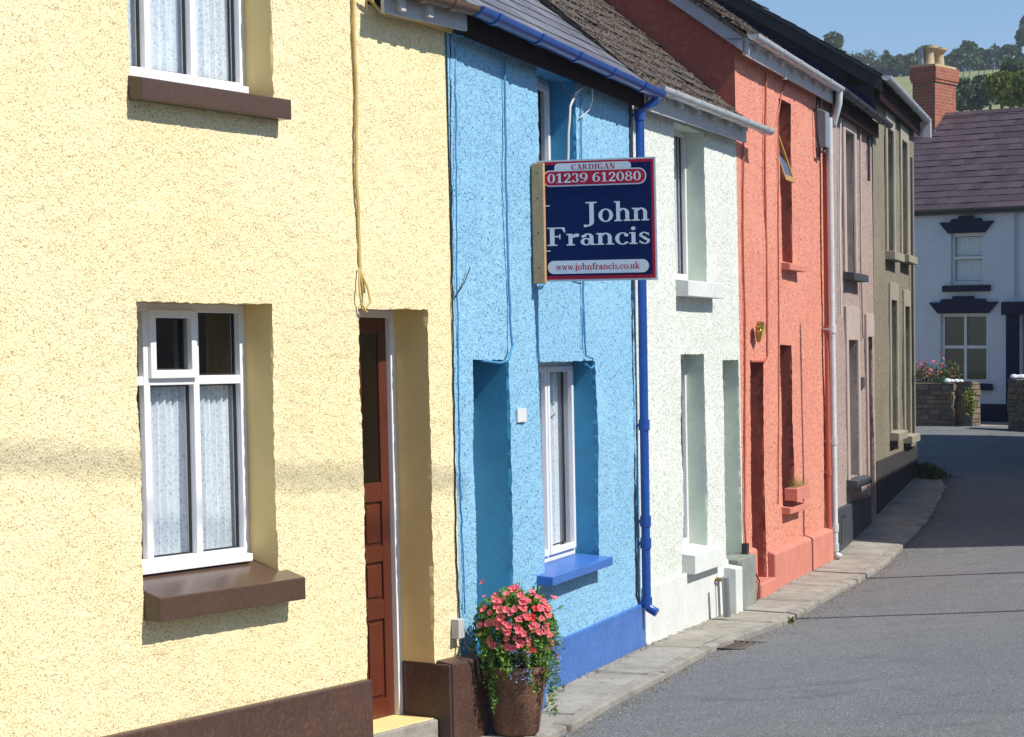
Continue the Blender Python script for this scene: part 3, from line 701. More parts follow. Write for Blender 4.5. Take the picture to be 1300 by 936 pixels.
# ================================================================== SALMON HOUSE
rr = thing('terraced_house', FR.P(0, 0, 0), 'salmon red roughcast house with exposed red gable and pale bargeboard', 'house', 'terraced houses along the left of the street')
r_up = (FR.px(991, 230)[0], FR.px(1005.5, 230)[0], FR.px(998, 333)[1], FR.px(998, 129)[1], .22)
r_lo = (FR.px(991.5, 540)[0], FR.px(1006.5, 540)[0], FR.px(999, 640)[1], FR.px(999, 438)[1], .22)
r_door = (FR.px(953, 580)[0], FR.px(970, 580)[0], .12, FR.px(961, 460)[1], .28)
print('r', r_up, r_lo, r_door, LR)
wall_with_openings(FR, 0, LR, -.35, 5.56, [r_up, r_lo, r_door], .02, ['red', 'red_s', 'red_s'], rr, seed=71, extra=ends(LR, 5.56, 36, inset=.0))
roof(FR, -.10, LR+.0, 5.66, 36, 'slate_moss', rr, jit=.012)
window(FR, r_lo, rr, lights=1, mat='maroon', curt=False)
wu = window(FR, r_up, rr, lights=1, mat='maroon', curt=False)
oc = MB(); h0, h1 = FR.px(991, 228, .0)[1], FR.px(991, 166, .0)[1]      # top-hung casement propped open
for (a, b) in ((0, .05), (.45, .50)):
    q = [FR.P(r_up[0]+.05+a, h1, -.12), FR.P(r_up[0]+.05+b, h1, -.12), FR.P(r_up[0]+.05+b, h1, -.15), FR.P(r_up[0]+.05+a, h1, -.15)]
    p = [FR.P(r_up[0]+.05+a, h0, .05), FR.P(r_up[0]+.05+b, h0, .05), FR.P(r_up[0]+.05+b, h0, .02), FR.P(r_up[0]+.05+a, h0, .02)]
    oc.box8(p+q)
oc.box8([FR.P(r_up[0]+.05, h0-.0, .05), FR.P(r_up[0]+.55, h0, .05), FR.P(r_up[0]+.55, h0, .02), FR.P(r_up[0]+.05, h0, .02),
         FR.P(r_up[0]+.05, h0+.06, .03), FR.P(r_up[0]+.55, h0+.06, .03), FR.P(r_up[0]+.55, h0+.06, .0), FR.P(r_up[0]+.05, h0+.06, .0)])
oco = oc.build('casement', 'wood_y', rr, parent=wu); oco['label'] = 'varnished pine top light propped open'
p = MB(); p.face([FR.P(r_up[0]+.1, h0+.05, .025), FR.P(r_up[0]+.5, h0+.05, .025), FR.P(r_up[0]+.5, h1, -.13), FR.P(r_up[0]+.1, h1, -.13)]); p.build('pane', 'glass', rr, parent=wu)
for o in (r_up, r_lo): sill(FR, o[0]-.06, o[1]+.22, o[2]+.01, .10, -.2, .10, 'red_p', rr)
door(FR, r_door, rr, leaf_mat='maroon', frame_mat='maroon', glazed=False)
pl = MB(); ud = r_door[1]+.06
FR.box(pl, ud, LR-.05, -.3, .40, 0, .09, slope=.03); FR.box(pl, .02, r_door[0]-.06, -.3, .50, 0, .07, slope=.02); pl.build('plinth', 'red_p', rr, bevel=.02)
st = MB(); FR.box(st, r_door[0]-.04, r_door[1]+.05, -.3, .13, -.28, .10); st.build('door_step', 'red_p', rr, bevel=.02)
# bargeboard on the gable + soffit, gutter
t36 = math.tan(R(36)); bb = MB(); e_ = 5.62
bb.box8([FR.P(-.075, e_-.27, .16), FR.P(-.045, e_-.27, .16), FR.P(-.045, e_-.27+3.16*t36, -3.0), FR.P(-.075, e_-.27+3.16*t36, -3.0),
         FR.P(-.075, e_-.02-.1, .16), FR.P(-.045, e_-.02-.1, .16), FR.P(-.045, e_-.02-.1+3.16*t36, -3.0), FR.P(-.075, e_-.02-.1+3.16*t36, -3.0)])
bb.build('bargeboard', 'barge', rr)
fb = MB(); FR.box(fb, -.075, LR, 5.36, 5.51, .10, .12); FR.box(fb, -.075, LR, 5.51, 5.53, -.05, .15)
for k in range(7): FR.box(fb, .3+k*.6, .36+k*.6, 5.44, 5.51, .12, .17)
fb.build('fascia', 'offwhite', rr)
gutter([FR.P(-.08, 5.56, .21), FR.P(LR-.0, 5.54, .21)], .060, 'gut_white', rr, joints=.85)
vp_ = MB(); vp_.tube([FR.pt(996, 92, .10), FR.pt(996, 101, .10)], .022, 10); vp_.build('vent_pipe', 'gut_white', rr, smooth=True)
downpipe(FR, 1047, 165, 1053, 708, .05, .030, 'cable_r', rr, collars=(420, 600))
downpipe(FP, 1052.5, 150, 1060, 700, .10, .040, 'gut_white', rr, collars=(418, 560, 670, 695), shoe=.07, head=[FR.P(LR-.04, 5.52, .21), FR.P(LR-.04, 5.36, .20), FR.P(LR, 5.1, .12)])
cb = MB(); u_, vt = FR.px(1040.5, 136, .06); vb = FR.px(1043, 188, .06)[1]
FR.box(cb, u_, u_+.22, vb, vt, .0, .13, slope=.05); cb.build('meter_cabinet', 'cabinet', rr, bevel=.01)
cable(FR, [(1038, 112, .05), (1037, 150, .05), (1038, 178, .06), (1041, 192, .08), (1046, 194, .09), (1048, 186, .1), (1047, 176, .1)], .016, 'black', rr)
cable(FR, [(1041, 110), (1040, 200)], .012, 'black', rr, w=.03)
cable(FR, [(972.5, 92), (971, 200), (973, 330), (974, 430), (974, 454), (970, 459, .03), (953, 459, .02)], .013, 'cable_r', rr, w=.02)
cable(FR, [(1000, 95), (992, 120), (988, 150), (988, 300), (989, 430), (988, 640)], .007, 'cable_r', rr, w=.015)
cable(FR, [(944, 170), (943, 300), (946, 420), (945, 660), (947, 700)], .010, 'cable_r', rr, w=.02)
cable(FR, [(947, 700, .03), (948, 712, .05), (957, 724, .09), (964, 738, .09), (961, 765, .09)], .008, 'black', rr)
bx = MB(); u_, v_0 = FR.px(947, 699, .03); FR.box(bx, u_-.05, u_+.05, v_0-.07, v_0+.07, 0, .05); bx.build('junction_box', 'black', rr)
sh = MB(); C = Vector(FR.pt(963, 422, .07)); 
for k in range(7):
    th = math.pi*k/6; sh.tube([C-Vector((0, 0, .09)), C+Vector((FR.n[0]*.02, FR.n[1]*.02, 0))+Vector((FR.d[0]*math.cos(th)*.10, FR.d[1]*math.cos(th)*.10, .02+.09*math.sin(th)))], [.02, .032], 6)
sh.build('door_ornament', 'brass', rr, smooth=True)
# window box with a few dry grasses
wb = thing('window_box', FR.P(r_lo[0], FR.px(1000, 636, .1)[1], .1), 'small salmon painted window box with dry grasses on the lower window of the salmon house', 'window box')
m1 = MB(); z0 = FR.px(1000, 638, .1)[1]; z1 = FR.px(1000, 622, .1)[1]
FR.box(m1, r_lo[0]+.02, r_lo[1]+.12, z0+.0, z1, .02, .16); m1.build('box', 'red_p', wb, bevel=.005)
m2 = MB()
for k in range(90):
    u = random.uniform(r_lo[0]+.03, r_lo[1]+.1); w_ = random.uniform(.04, .14); hh = random.uniform(.05, .16); a = random.uniform(-.08, .08)
    m2.face([FR.P(u, z1-.01, w_), FR.P(u+.012, z1-.01, w_), FR.P(u+a, z1+hh, w_+random.uniform(-.05, .05))])
m2.build('grasses', 'leaf_bright', wb)
# ================================================================== PINK-GREY HOUSE
rp = thing('terraced_house', FP.P(0, g(26), 0), 'dusty pink roughcast house with pale window surrounds beyond the salmon house', 'house', 'terraced houses along the left of the street')
rp.location = FP.P(0, 0, 0)
p_up = (FP.px(1072, 260)[0], FP.px(1083.5, 260)[0], FP.px(1080, 346)[1], FP.px(1077, 168)[1], .20)
p_lo = (FP.px(1076, 520)[0], FP.px(1088, 520)[0], FP.px(1082, 606)[1], FP.px(1082, 432)[1], .20)
p_door = (FP.px(1101, 540)[0], min(LP-.12, FP.px(1109, 540)[0]), .32, FP.px(1106, 428)[1], .25)
print('p', p_up, p_lo, p_door, LP)
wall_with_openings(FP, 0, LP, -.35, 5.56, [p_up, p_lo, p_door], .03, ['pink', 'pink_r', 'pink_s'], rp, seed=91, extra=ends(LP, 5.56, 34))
roof(FP, .01, LP-.02, 5.64, 34, 'slate_blue', rp, jit=.006)
sb = MB()
for o in (p_up, p_lo):
    vt = o[3]+.42; sw = .16
    FP.box(sb, o[0]-sw, o[0], o[2]-.02, vt, 0, .03); FP.box(sb, o[1], o[1]+sw, o[2]-.02, vt, 0, .03); FP.box(sb, o[0], o[1], o[3], vt, 0, .03)
FP.box(sb, p_door[0]-.12, p_door[0], .3, p_door[3]+.3, 0, .03); FP.box(sb, p_door[0], p_door[1], p_door[3], p_door[3]+.3, 0, .03)
sb.build('surround', 'pink_s', rp, bevel=.006)
for o in (p_up, p_lo):
    window(FP, o, rp, lights=1, mat='white'); sill(FP, o[0]-.18, o[1]+.28, o[2]+.01, .12, -.18, .14, 'darkgrey_p', rp)
door(FP, p_door, rp, leaf_mat='maroon', frame_mat='maroon', glazed=False)
pl = MB(); FP.box(pl, .35, p_door[0]-.13, -.3, .56, 0, .06); pl.build('plinth', 'darkgrey_p', rp, bevel=.01)
pq = MB(); u_, v_0 = FP.px(1096, 486, .03); FP.box(pq, u_-.13, u_+.13, v_0-.07, v_0+.07, .0, .03); pq.build('number_plaque', 'darkgrey_p', rp, bevel=.004)
fb = MB(); FP.box(fb, .0, LP-.0, 5.30, 5.50, .08, .10); fb.build('fascia', 'fascia_dark', rp)
gutter([FP.P(.02, 5.55, .19), FP.P(LP+.35, 5.52, .19)], .062, 'gut_black', rp, joints=.8)
cable(FP, [(1067, 150), (1066, 300), (1068, 400)], .012, 'cable_w', rp, w=.03)
cable(FP, [(1092, 150), (1093, 330), (1096, 430)], .014, 'pink_s', rp, w=.03)
cable(FP, [(1103, 172), (1103, 230)], .02, 'black', rp, w=.03)
cable(FP, [(1072, 655), (1067, 657), (1067, 692)], .02, 'black', rp, w=.05)
# ================================================================== GREY-BROWN HOUSE
rg = thing('terraced_house', FG.P(0, 0, 0), 'grey brown roughcast house with white gutter at the far end of the terrace', 'house', 'terraced houses along the left of the street')
g_ops = []
for (x0, x1, yt, yb) in ((1125, 1133, 140, 318), (1143.5, 1150.5, 160, 322), (1130, 1137.5, 381, 548), (1147.5, 1154, 389, 552)):
    g_ops.append((FG.px(x0, (yt+yb)/2)[0], FG.px(x1, (yt+yb)/2)[0], FG.px(x0, yb)[1], min(5.6, FG.px(x0, yt)[1]), .24))
print('g', g_ops, LG)
wall_with_openings(FG, 0, LG, -.35, 6.12, g_ops, .04, ['grey', 'grey_r', 'gable'], rg, seed=111, extra=ends(LG, 6.12, 31, 6, inset=.0))
roof(FG, -.12, LG+.1, 6.22, 31, 'slate_dark', rg, jit=.01)
sb = MB()
for o in g_ops:
    FG.box(sb, o[0]-.16, o[0], o[2]-.02, o[3]+.25, 0, .03); FG.box(sb, o[1], o[1]+.16, o[2]-.02, o[3]+.25, 0, .03); FG.box(sb, o[0], o[1], o[3], o[3]+.25, 0, .03)
sb.build('surround', 'grey_s', rg, bevel=.006)
pl = MB(); FG.box(pl, .02, LG-.02, -.3, .95, 0, .025); pl.build('plinth', 'gable', rg, bevel=.01)  # dark band added to paint in the deep shade at the wall foot
for o in g_ops:
    window(FG, o, rg, lights=1, mat='white'); sill(FG, o[0]-.18, o[1]+.25, o[2]+.01, .14, -.2, .14, 'grey_s', rg)
fb = MB(); FG.box(fb, .0, LG, 5.82, 6.04, .08, .10); FG.box(fb, -.06, LG, 6.04, 6.16, -.35, .13); fb.build('fascia', 'fascia_dark', rg)
gutter([FG.P(-.1, 6.13, .20), FG.P(LG+.25, 6.10, .20)], .065, 'gut_white', rg, joints=1.2)
downpipe(FG, 1157, 200, 1160, 560, .05, .018, 'gut_black', rg, collars=(330, 480))
ho = MB(); FG.box(ho, LG+.12, LG+.24, 5.80, 6.06, .12, .26); ho.build('hopper', 'gut_white', rg, bevel=.01)
bf = MB(); t31 = math.tan(R(31)); bf.box8([FG.P(-.10, 5.92, .14), FG.P(-.06, 5.92, .14), FG.P(-.06, 5.92+3.14*t31, -3), FG.P(-.10, 5.92+3.14*t31, -3),
     FG.P(-.10, 6.10, .14), FG.P(-.06, 6.10, .14), FG.P(-.06, 6.10+3.14*t31, -3), FG.P(-.10, 6.10+3.14*t31, -3)]); bf.build('bargeboard', 'gable', rg)
fl = MB(); fl.box8([FG.P(-.03, 5.62, .05), FG.P(-.01, 5.62, .05), FG.P(-.01, 5.62+3.05*math.tan(R(34)), -3), FG.P(-.03, 5.62+3.05*math.tan(R(34)), -3),
     FG.P(-.03, 5.80, .05), FG.P(-.01, 5.80, .05), FG.P(-.01, 5.80+3.05*math.tan(R(34)), -3), FG.P(-.03, 5.80+3.05*math.tan(R(34)), -3)]); fl.build('flashing', 'navy', rg)

# ================================================================== STREET SURFACES
def wallX(D):
    pts = [(N0[0]-.625*14, N0[1]-14), N0, N1, N2, N3, N4, N5]
    for a, b in zip(pts, pts[1:]):
        if D <= b[1]: return a[0]+(b[0]-a[0])*(D-a[1])/(b[1]-a[1])
    return N5[0]+(D-N5[1])*.29
def kerbX(D):
    ks = [(0.2, wallX(0.2)+1.2), (12, wallX(12)+.95), (14.2, .24), (18.76, 1.735), (20.3, 2.46), (24.4, 3.93), (29.2, 5.50), (33.1, 6.50), (35.6, 6.86), (36.8, 6.75), (37.6, 6.2), (38.1, 5.3)]
    for a, b in zip(ks, ks[1:]):
        if D <= b[0]: return a[1]+(b[1]-a[1])*(D-a[0])/(b[0]-a[0])
    return ks[-1][1]
def roadz(X, D):
    k = kerbX(min(D, 38.1)); s_ = max(0, min(3.2, X-k)); f = 1-smooth(34, 40, D)
    return g(D)-.055+.078*s_*f-.0*X
rd = MB(); Ds = list(np.arange(-6, 38.2, .4))+list(np.arange(38.4, 44.6, .4))
def strip(mb, rows):
    n = len(rows[0]); b = len(mb.v)
    for r in rows: mb.v += r
    for i in range(len(rows)-1):
        for j in range(n-1): mb.f.append((b+i*n+j, b+i*n+j+1, b+(i+1)*n+j+1, b+(i+1)*n+j)); mb.m.append(0)
rows = []
for D in Ds:
    x0 = kerbX(max(D, .2))-.02 if D < 38.15 else 5.3-(D-38.1)*30
    x0 = max(x0, -30); xs = [x0+(24-x0)*(t**2.2) for t in np.linspace(0, 1, 40)] if D < 38.15 else list(np.linspace(x0, 34, 40))
    rows.append([(x, D, roadz(x, D)) for x in xs])
strip(rd, rows); tag(rd.build('road', 'asphalt', smooth=True), kind='structure')
pv = MB(); rows = []
for D in np.arange(.4, 38.1, .2):
    a, b = wallX(D)-.35, kerbX(D)-.10
    rows.append([(a+(b-a)*t, D, g(D)+.012*(1-t)+.006*float(vnoise(np.array(a+t), np.array(D), 2.0, 3))) for t in np.linspace(0, 1, 8)])
strip(pv, rows)
tag(pv.build('pavement', 'concrete', smooth=True), kind='structure')
kb = MB(); D = .4
while D < 38.0:                                       # kerb of separate stones
    e = min(38.05, D+random.choice((.6, .75, .9, .95))); 
    def K(Dq, off, z): return (kerbX(Dq)+off, Dq, g(Dq)+z)
    j = random.uniform(-.02, .016); j2 = random.uniform(-.02, .016); jz = random.uniform(-.012, .004)
    kb.box8([K(D+.012, -.105, -.2), K(D+.012, .02+j, -.2), K(e, .02+j2, -.2), K(e, -.105, -.2), K(D+.012, -.105, .006), K(D+.012, .012+j, jz), K(e, .012+j2, jz-.004), K(e, -.105, .006)]); D = e
tag(kb.build('kerb', 'kerbstone', bevel=.012), kind='structure')
jt = MB()                                             # patched slab joints across the pavement
for D in (13.2, 15.1, 17.0, 18.6, 20.4, 22.0, 23.2, 24.9, 26.2, 27.9, 30.0, 32.5):
    a, b = wallX(D)+.02, kerbX(D)-.11; sl = -.33
    L_ = b-a; jt.face([(a, D, g(D)+.021), (b, D+sl*L_, g(D)+.009), (b, D+sl*L_+.02, g(D)+.009), (a, D+.02, g(D)+.021)])
tag(jt.build('pavement_joints', 'darkgrey_p'), kind='structure')
# terrain: one sheet from the street to the horizon, rising into the hill
def terr(X, D):
    if D <= 50: return g(D)-.32
    hill = float(np.interp(min(D, 330), [50, 56, 80, 120, 200, 285, 330], [.66, .8, 5.5, 14.6, 26.0, 39.2, 42]))
    if D > 330: hill = 42-(D-330)*.12
    t = smooth(120, 280, D); hill += t*.11*(max(30, min(95, X))-68)+smooth(60, 200, D)*.9*math.sin(X*.05)*math.sin(D*.03)
    return max(hill, .5 if D < 330 else -2)
gm = MB(); Ys = list(np.arange(-30, 60, 5))+list(np.arange(60, 400, 10))+[420, 460, 520, 600, 800, 1100, 1500]
Xs = [-1600, -1200, -800, -400, -250]+list(np.arange(-200, 260, 10))+[300, 400, 800, 1200, 1600]
strip(gm, [[(float(x), float(y), terr(x, y)) for x in Xs] for y in Ys]); tag(gm.build('terrain', 'grass', smooth=True), kind='structure')
gt = MB()
for k in range(3600):                                 # grit, dust and leaf scraps lying in the gutter and against the walls
    D = random.uniform(13, 36)
    if random.random() < .75: X = kerbX(D)+.03+abs(random.gauss(0, .11)); z = roadz(X, D)
    else: X = wallX(D)+.10+abs(random.gauss(0, .05)); z = g(D)+.014
    r_ = random.uniform(.004, .013); a = random.uniform(0, 3.1)
    q_ = [(X+r_*math.cos(a+k2*1.57)*random.uniform(.7, 1.3), D+r_*math.sin(a+k2*1.57)*random.uniform(.7, 1.3), z+.001) for k2 in range(4)]; tp = (X, D, z+r_*random.uniform(.5, 1))
    for k2 in range(4): gt.face([q_[k2], q_[(k2+1) % 4], tp])
tag(gt.build('gutter_grit', 'grit'), kind='stuff')
# gully grate at the kerb
gr = MB(); cx, cy = 1.735+.22, 18.9
ga = math.atan2(1.0, .44)
gl = (cx, cy, roadz(cx, cy)); c_, s_ = math.cos(ga), math.sin(ga)
def gp(a, b, z): return (cx+a*c_-b*s_, cy+a*s_+b*c_, gl[2]+z)
for (a0, a1, b0, b1) in ((-.26, .26, -.2, -.17), (-.26, .26, .17, .2), (-.26, -.23, -.17, .17), (.23, .26, -.17, .17)):
    gr.box8([gp(a0, b0, 0), gp(a1, b0, 0), gp(a1, b1, 0), gp(a0, b1, 0), gp(a0, b0, .014), gp(a1, b0, .014), gp(a1, b1, .014), gp(a0, b1, .014)])
for k in range(6):
    b = -.14+k*.056; gr.box8([gp(-.23, b-.011, 0), gp(.23, b-.011, 0), gp(.23, b+.011, 0), gp(-.23, b+.011, 0), gp(-.23, b-.011, .012), gp(.23, b-.011, .012), gp(.23, b+.011, .012), gp(-.23, b+.011, .012)])
solo(gr, 'drain_grate', 'rust', gl, 'rusty iron gully grate in the road beside the kerb', 'drain grate')

# ================================================================== AGENT SIGN
sg = thing('estate_agent_sign', FB.pt(677, 282, .02), 'square navy and red estate agent board on a wooden batten, projecting from the blue house', 'sign')
us, _ = FB.px(677, 282, 0); vt = FB.px(677, 205)[1]; vb = FB.px(677, 358)[1]; HB_ = vt-vb; WB_ = .885
BA = .026                                            # the board hangs slightly rotated
def sp(a, b, t):       # a outward 0..WB_, b up 0..HB_, t towards the camera from the face
    return FB.P(us-t, vb+b+a*BA*.35, .03+a)
print('sign', us, vt, vb, HB_)
m1 = MB()
m1.box8([sp(0, 0, 0), sp(WB_, 0, 0), sp(WB_, 0, -.012), sp(0, 0, -.012), sp(0, HB_, 0), sp(WB_, HB_, 0), sp(WB_, HB_, -.012), sp(0, HB_, -.012)]); m1.build('board', 'sign_edge', sg)
def plate(a0, a1, b0, b1, t, mat, name, rad=0):
    mb = MB(); pts = []
    if rad:
        for (cx, cy, s0) in ((a1-rad, b0+rad, -90), (a1-rad, b1-rad, 0), (a0+rad, b1-rad, 90), (a0+rad, b0+rad, 180)):
            for k in range(9): th = R(s0+90*k/8); pts.append((cx+rad*math.cos(th), cy+rad*math.sin(th)))
    else: pts = [(a0, b0), (a1, b0), (a1, b1), (a0, b1)]
    mb.face([sp(a, b, t) for a, b in pts]); return mb.build(name, mat, sg)
plate(.012, WB_-.014, .014, HB_-.012, .002, 'sign_red', 'red_border')
plate(.03, WB_-.034, .040, HB_-.034, .004, 'sign_blue', 'blue_panel')
def ux(px_): return (px_-676)/154*WB_      # photo column on the board face -> metres along the board
def uy(py_): return (357-py_)/153*HB_
plate(ux(700), ux(799), uy(220.5), uy(208.5), .006, 'sign_white', 'town_panel', .03)
plate(ux(684), ux(818.5), uy(237.5), uy(217), .008, 'sign_white', 'phone_border', .058)
plate(ux(686), ux(817), uy(236), uy(218.5), .010, 'sign_red', 'phone_panel', .05)
plate(ux(689), ux(819.5), uy(347.5), uy(331), .006, 'sign_white', 'web_panel', .046)
bt = MB(); bt.box8([sp(-.02, -.015, .004), sp(.066, -.015, .004), sp(.066, -.015, .05), sp(-.02, -.015, .05), sp(-.02, HB_-.02, .004), sp(.066, HB_-.02, .004), sp(.066, HB_-.02, .05), sp(-.02, HB_-.02, .05)][::1])
bt.build('batten', 'wood', sg, bevel=.003)
sc_ = MB()
for b in (.1, .35, .6, .78): C = Vector(sp(.022, b, .05)); D2 = Vector(sp(.022, b, .054)); sc_.tube([C, D2], .006, 8)
for (a, b) in ((ux(684), uy(216)), (ux(817), uy(213))): sc_.tube([Vector(sp(a, b, .003)), Vector(sp(a, b, .009))], .004, 8, )
sc_.build('screws', 'rust', sg)
# serif lettering drawn with strokes in a unit em: stems, hairlines and stressed bowls
class Pen:
    def __init__(s): s.q = []
    def poly(s, p): s.q.append(p)
    def rect(s, x0, x1, y0, y1): s.poly([(x0, y0), (x1, y0), (x1, y1), (x0, y1)])
    def line(s, x0, y0, x1, y1, w):           # parallelogram stroke, horizontal width w
        s.poly([(x0-w/2, y0), (x0+w/2, y0), (x1+w/2, y1), (x1-w/2, y1)])
    def ring(s, cx, cy, rx, ry, tw, th, a0=0, a1=360):
        n = max(6, int(abs(a1-a0)/12))
        for k in range(n):
            A, B = R(a0+(a1-a0)*k/n), R(a0+(a1-a0)*(k+1)/n)
            o = lambda t: (cx+rx*math.cos(t), cy+ry*math.sin(t)); i = lambda t: (cx+(rx-tw)*math.cos(t), cy+(ry-th)*math.sin(t))
            s.poly([o(A), o(B), i(B), i(A)])
    def dot(s, cx, cy, r): s.poly([(cx+r*math.cos(R(a)), cy+r*math.sin(R(a))) for a in range(0, 360, 30)])
T, H = .17, .065
def glyph(c):
    p = Pen(); st = p.rect; X = .64
    if c == 'J':
        st(.26, .46, -.02, 1); st(.10, .60, 1-H, 1); p.ring(.10, -.02, .36, .22, .2, .07, -95, 0); p.dot(.07, -.19, .075); return p, .66
    if c == 'o': p.ring(.34, .31, .33, .335, T, .055); return p, .72
    if c in 'hn':
        top = 1 if c == 'h' else X
        st(.09, .09+T, 0, top); st(0, .34, 0, H); st(0, .12, top-H, top)
        p.ring(.40, .40, .27, .25, T, .075, 0, 150); st(.50, .67, 0, .42); st(.42, .76, 0, H); return p, .80
    if c == 'F':
        st(.12, .32, 0, 1); st(0, .44, 0, H); st(0, .76, 1-H, 1); st(.32, .54, .47, .47+H); st(.53, .58, .36, .64); p.poly([(.60, 1), (.76, 1), (.80, .72), (.75, .72)]); return p, .84
    if c == 'r':
        st(.09, .09+T, 0, X); st(0, .36, 0, H); st(0, .12, X-H, X); p.ring(.42, .38, .2, .26, .16, .08, 70, 165); p.dot(.47, .55, .095); return p, .60
    if c == 'a':
        p.ring(.26, .19, .25, .2, .16, .055); st(.40, .57, .06, .45); p.ring(.33, .42, .24, .22, .17, .06, 0, 165); p.dot(.13, .48, .08); st(.45, .66, 0, H); return p, .69
    if c == 'c':
        p.ring(.33, .31, .32, .335, T, .055, 50, 325); p.dot(.49, .50, .09); return p, .62
    if c == 'i':
        st(.09, .09+T, 0, X); st(0, .35, 0, H); st(0, .12, X-H, X); p.dot(.17, .85, .10); return p, .38
    if c == 's':
        p.ring(.25, .47, .21, .175, .13, .05, 20, 210); p.line(.13, .44, .40, .20, .2); p.ring(.27, .17, .22, .18, .13, .05, -160, 40); st(.41, .45, .44, .6); st(.05, .09, .05, .2); return p, .55
    if c == 'w':
        p.line(.10, X, .28, 0, .15); p.line(.46, X, .28, 0, .07); p.line(.46, X, .63, 0, .15); p.line(.82, X, .63, 0, .07)
        for x in (.10, .46, .82): st(x-.13, x+.12, X-.05, X)
        return p, .92
    if c == 'j': st(.12, .12+T, -.12, X); st(.0, .14, X-H, X); p.ring(.02, -.12, .27, .14, .16, .07, -100, 0); p.dot(.2, .85, .1); return p, .40
    if c == 'f': st(.12, .12+T, 0, .75); st(.0, .4, 0, H); st(.0, .44, X-H, X); p.ring(.36, .75, .24, .25, T, .07, 60, 180); p.dot(.48, .88, .08); return p, .46
    if c == 'u': st(.09, .26, .22, X); st(0, .12, X-H, X); p.ring(.34, .24, .25, .25, T, .08, 180, 320); st(.48, .65, 0, X); st(.38, .5, X-H, X); st(.6, .74, 0, H); return p, .78
    if c == 'k': st(.09, .26, 0, 1); st(0, .35, 0, H); st(0, .12, 1-H, 1); p.line(.26, .24, .56, X, .08); p.line(.34, .36, .6, 0, .2); st(.44, .76, 0, .05); st(.42, .70, X-.05, X); return p, .78
    if c == '.': p.dot(.12, .1, .1); return p, .28
    if c == ' ': return p, .30
    if c == '0': p.ring(.34, .5, .33, .5, .19, .06); return p, .72
    if c == '1': st(.22, .42, 0, 1); st(.08, .58, 0, H); p.poly([(.04, .84), (.06, .78), (.3, .86), (.3, 1)]); return p, .66
    if c == '2': p.ring(.31, .70, .29, .3, .18, .07, -25, 165); p.poly([(.4, .58), (.58, .58), (.22, .14), (.04, .10)]); st(.04, .62, 0, .15); p.dot(.12, .74, .09); return p, .68
    if c == '3': p.ring(.28, .74, .27, .26, .17, .06, -75, 150); p.ring(.28, .28, .31, .28, .19, .06, -150, 80); p.dot(.11, .82, .08); p.dot(.10, .19, .09); return p, .66
    if c == '6': p.ring(.34, .32, .33, .32, .18, .06); p.ring(.50, .42, .49, .58, .19, .08, 95, 185); p.dot(.52, .91, .07); return p, .72
    if c == '9': p.ring(.34, .68, .33, .32, .18, .06); p.ring(.18, .58, .49, .58, .19, .08, -85, 5); p.dot(.14, .09, .07); return p, .72
    if c == '8': p.ring(.34, .75, .27, .25, .16, .06); p.ring(.34, .27, .32, .28, .17, .06); return p, .72
    if c == 'C': p.ring(.42, .5, .41, .51, .2, .06, 45, 318); st(.68, .73, .68, .96); return p, .80
    if c == 'G': p.ring(.42, .5, .41, .51, .2, .06, 45, 300); st(.56, .74, .02, .42); st(.48, .82, .38, .44); st(.68, .73, .70, .96); return p, .88
    if c == 'A': p.line(.14, 0, .40, 1, .07); p.line(.70, 0, .42, 1, .2); st(.24, .6, .30, .36); st(.02, .28, 0, .05); st(.54, .86, 0, .05); return p, .86
    if c == 'R': st(.12, .31, 0, 1); st(.0, .42, 0, H); st(.0, .35, 1-H, 1); p.ring(.36, .74, .32, .26, .19, .06, -95, 95); p.line(.76, 0, .46, .5, .2); st(.7, .92, 0, H); return p, .90
    if c == 'D': st(.12, .31, 0, 1); st(0, .35, 0, H); st(0, .35, 1-H, 1); p.ring(.34, .5, .48, .5, .2, H, -90, 90); return p, .90
    if c == 'I': st(.12, .31, 0, 1); st(0, .43, 0, H); st(0, .43, 1-H, 1); return p, .48
    if c == 'N': st(.14, .21, 0, 1); st(.70, .77, 0, 1); p.line(.66, 0, .2, 1, .22); st(.02, .32, 0, .05); st(.02, .3, .95, 1); st(.58, .9, .95, 1); return p, .94
    return p, .5
def write(txt, x0, x1, ybase, capy, mat, t, name):
    adv = sum(glyph(c)[1] for c in txt); a0, a1 = ux(x0), ux(x1); s_x = (a1-a0)/(adv-.04); s_y = uy(capy)-uy(ybase); mb = MB(); a = a0; k = 0
    for c in txt:
        p, w = glyph(c)
        for q in p.q:
            k += 1; area = sum(q[i][0]*q[(i+1) % len(q)][1]-q[(i+1) % len(q)][0]*q[i][1] for i in range(len(q)))
            if area < 0: q = q[::-1]
            mb.face([sp(a+x*s_x, uy(ybase)+y*s_y, t+.00006*(k % 40)) for x, y in q])
        a += w*s_x
    return mb.build(name, mat, sg)
write('CARDIGAN', 722, 779, 217.2, 210.2, 'sign_red', .0075, 'lettering')
write('01239', 691, 743.5, 233.0, 221.2, 'sign_white', .0125, 'lettering')
write('612080', 749.5, 812, 233.0, 221.2, 'sign_white', .0125, 'lettering')
write('John', 737, 821, 283, 258, 'sign_white', .0065, 'lettering')
write('Francis', 689, 822, 312, 289, 'sign_white', .0065, 'lettering')
write('www.johnfrancis.co.uk', 700, 808, 342.6, 334.2, 'sign_red', .0075, 'lettering')
tk = MB()
for y in (262, 319): tk.face([sp(ux(686), uy(y), .0062), sp(ux(693), uy(y), .0062), sp(ux(693), uy(y-1.3), .0062), sp(ux(686), uy(y-1.3), .0062)])
tk.build('edge_marks', 'sign_white', sg)

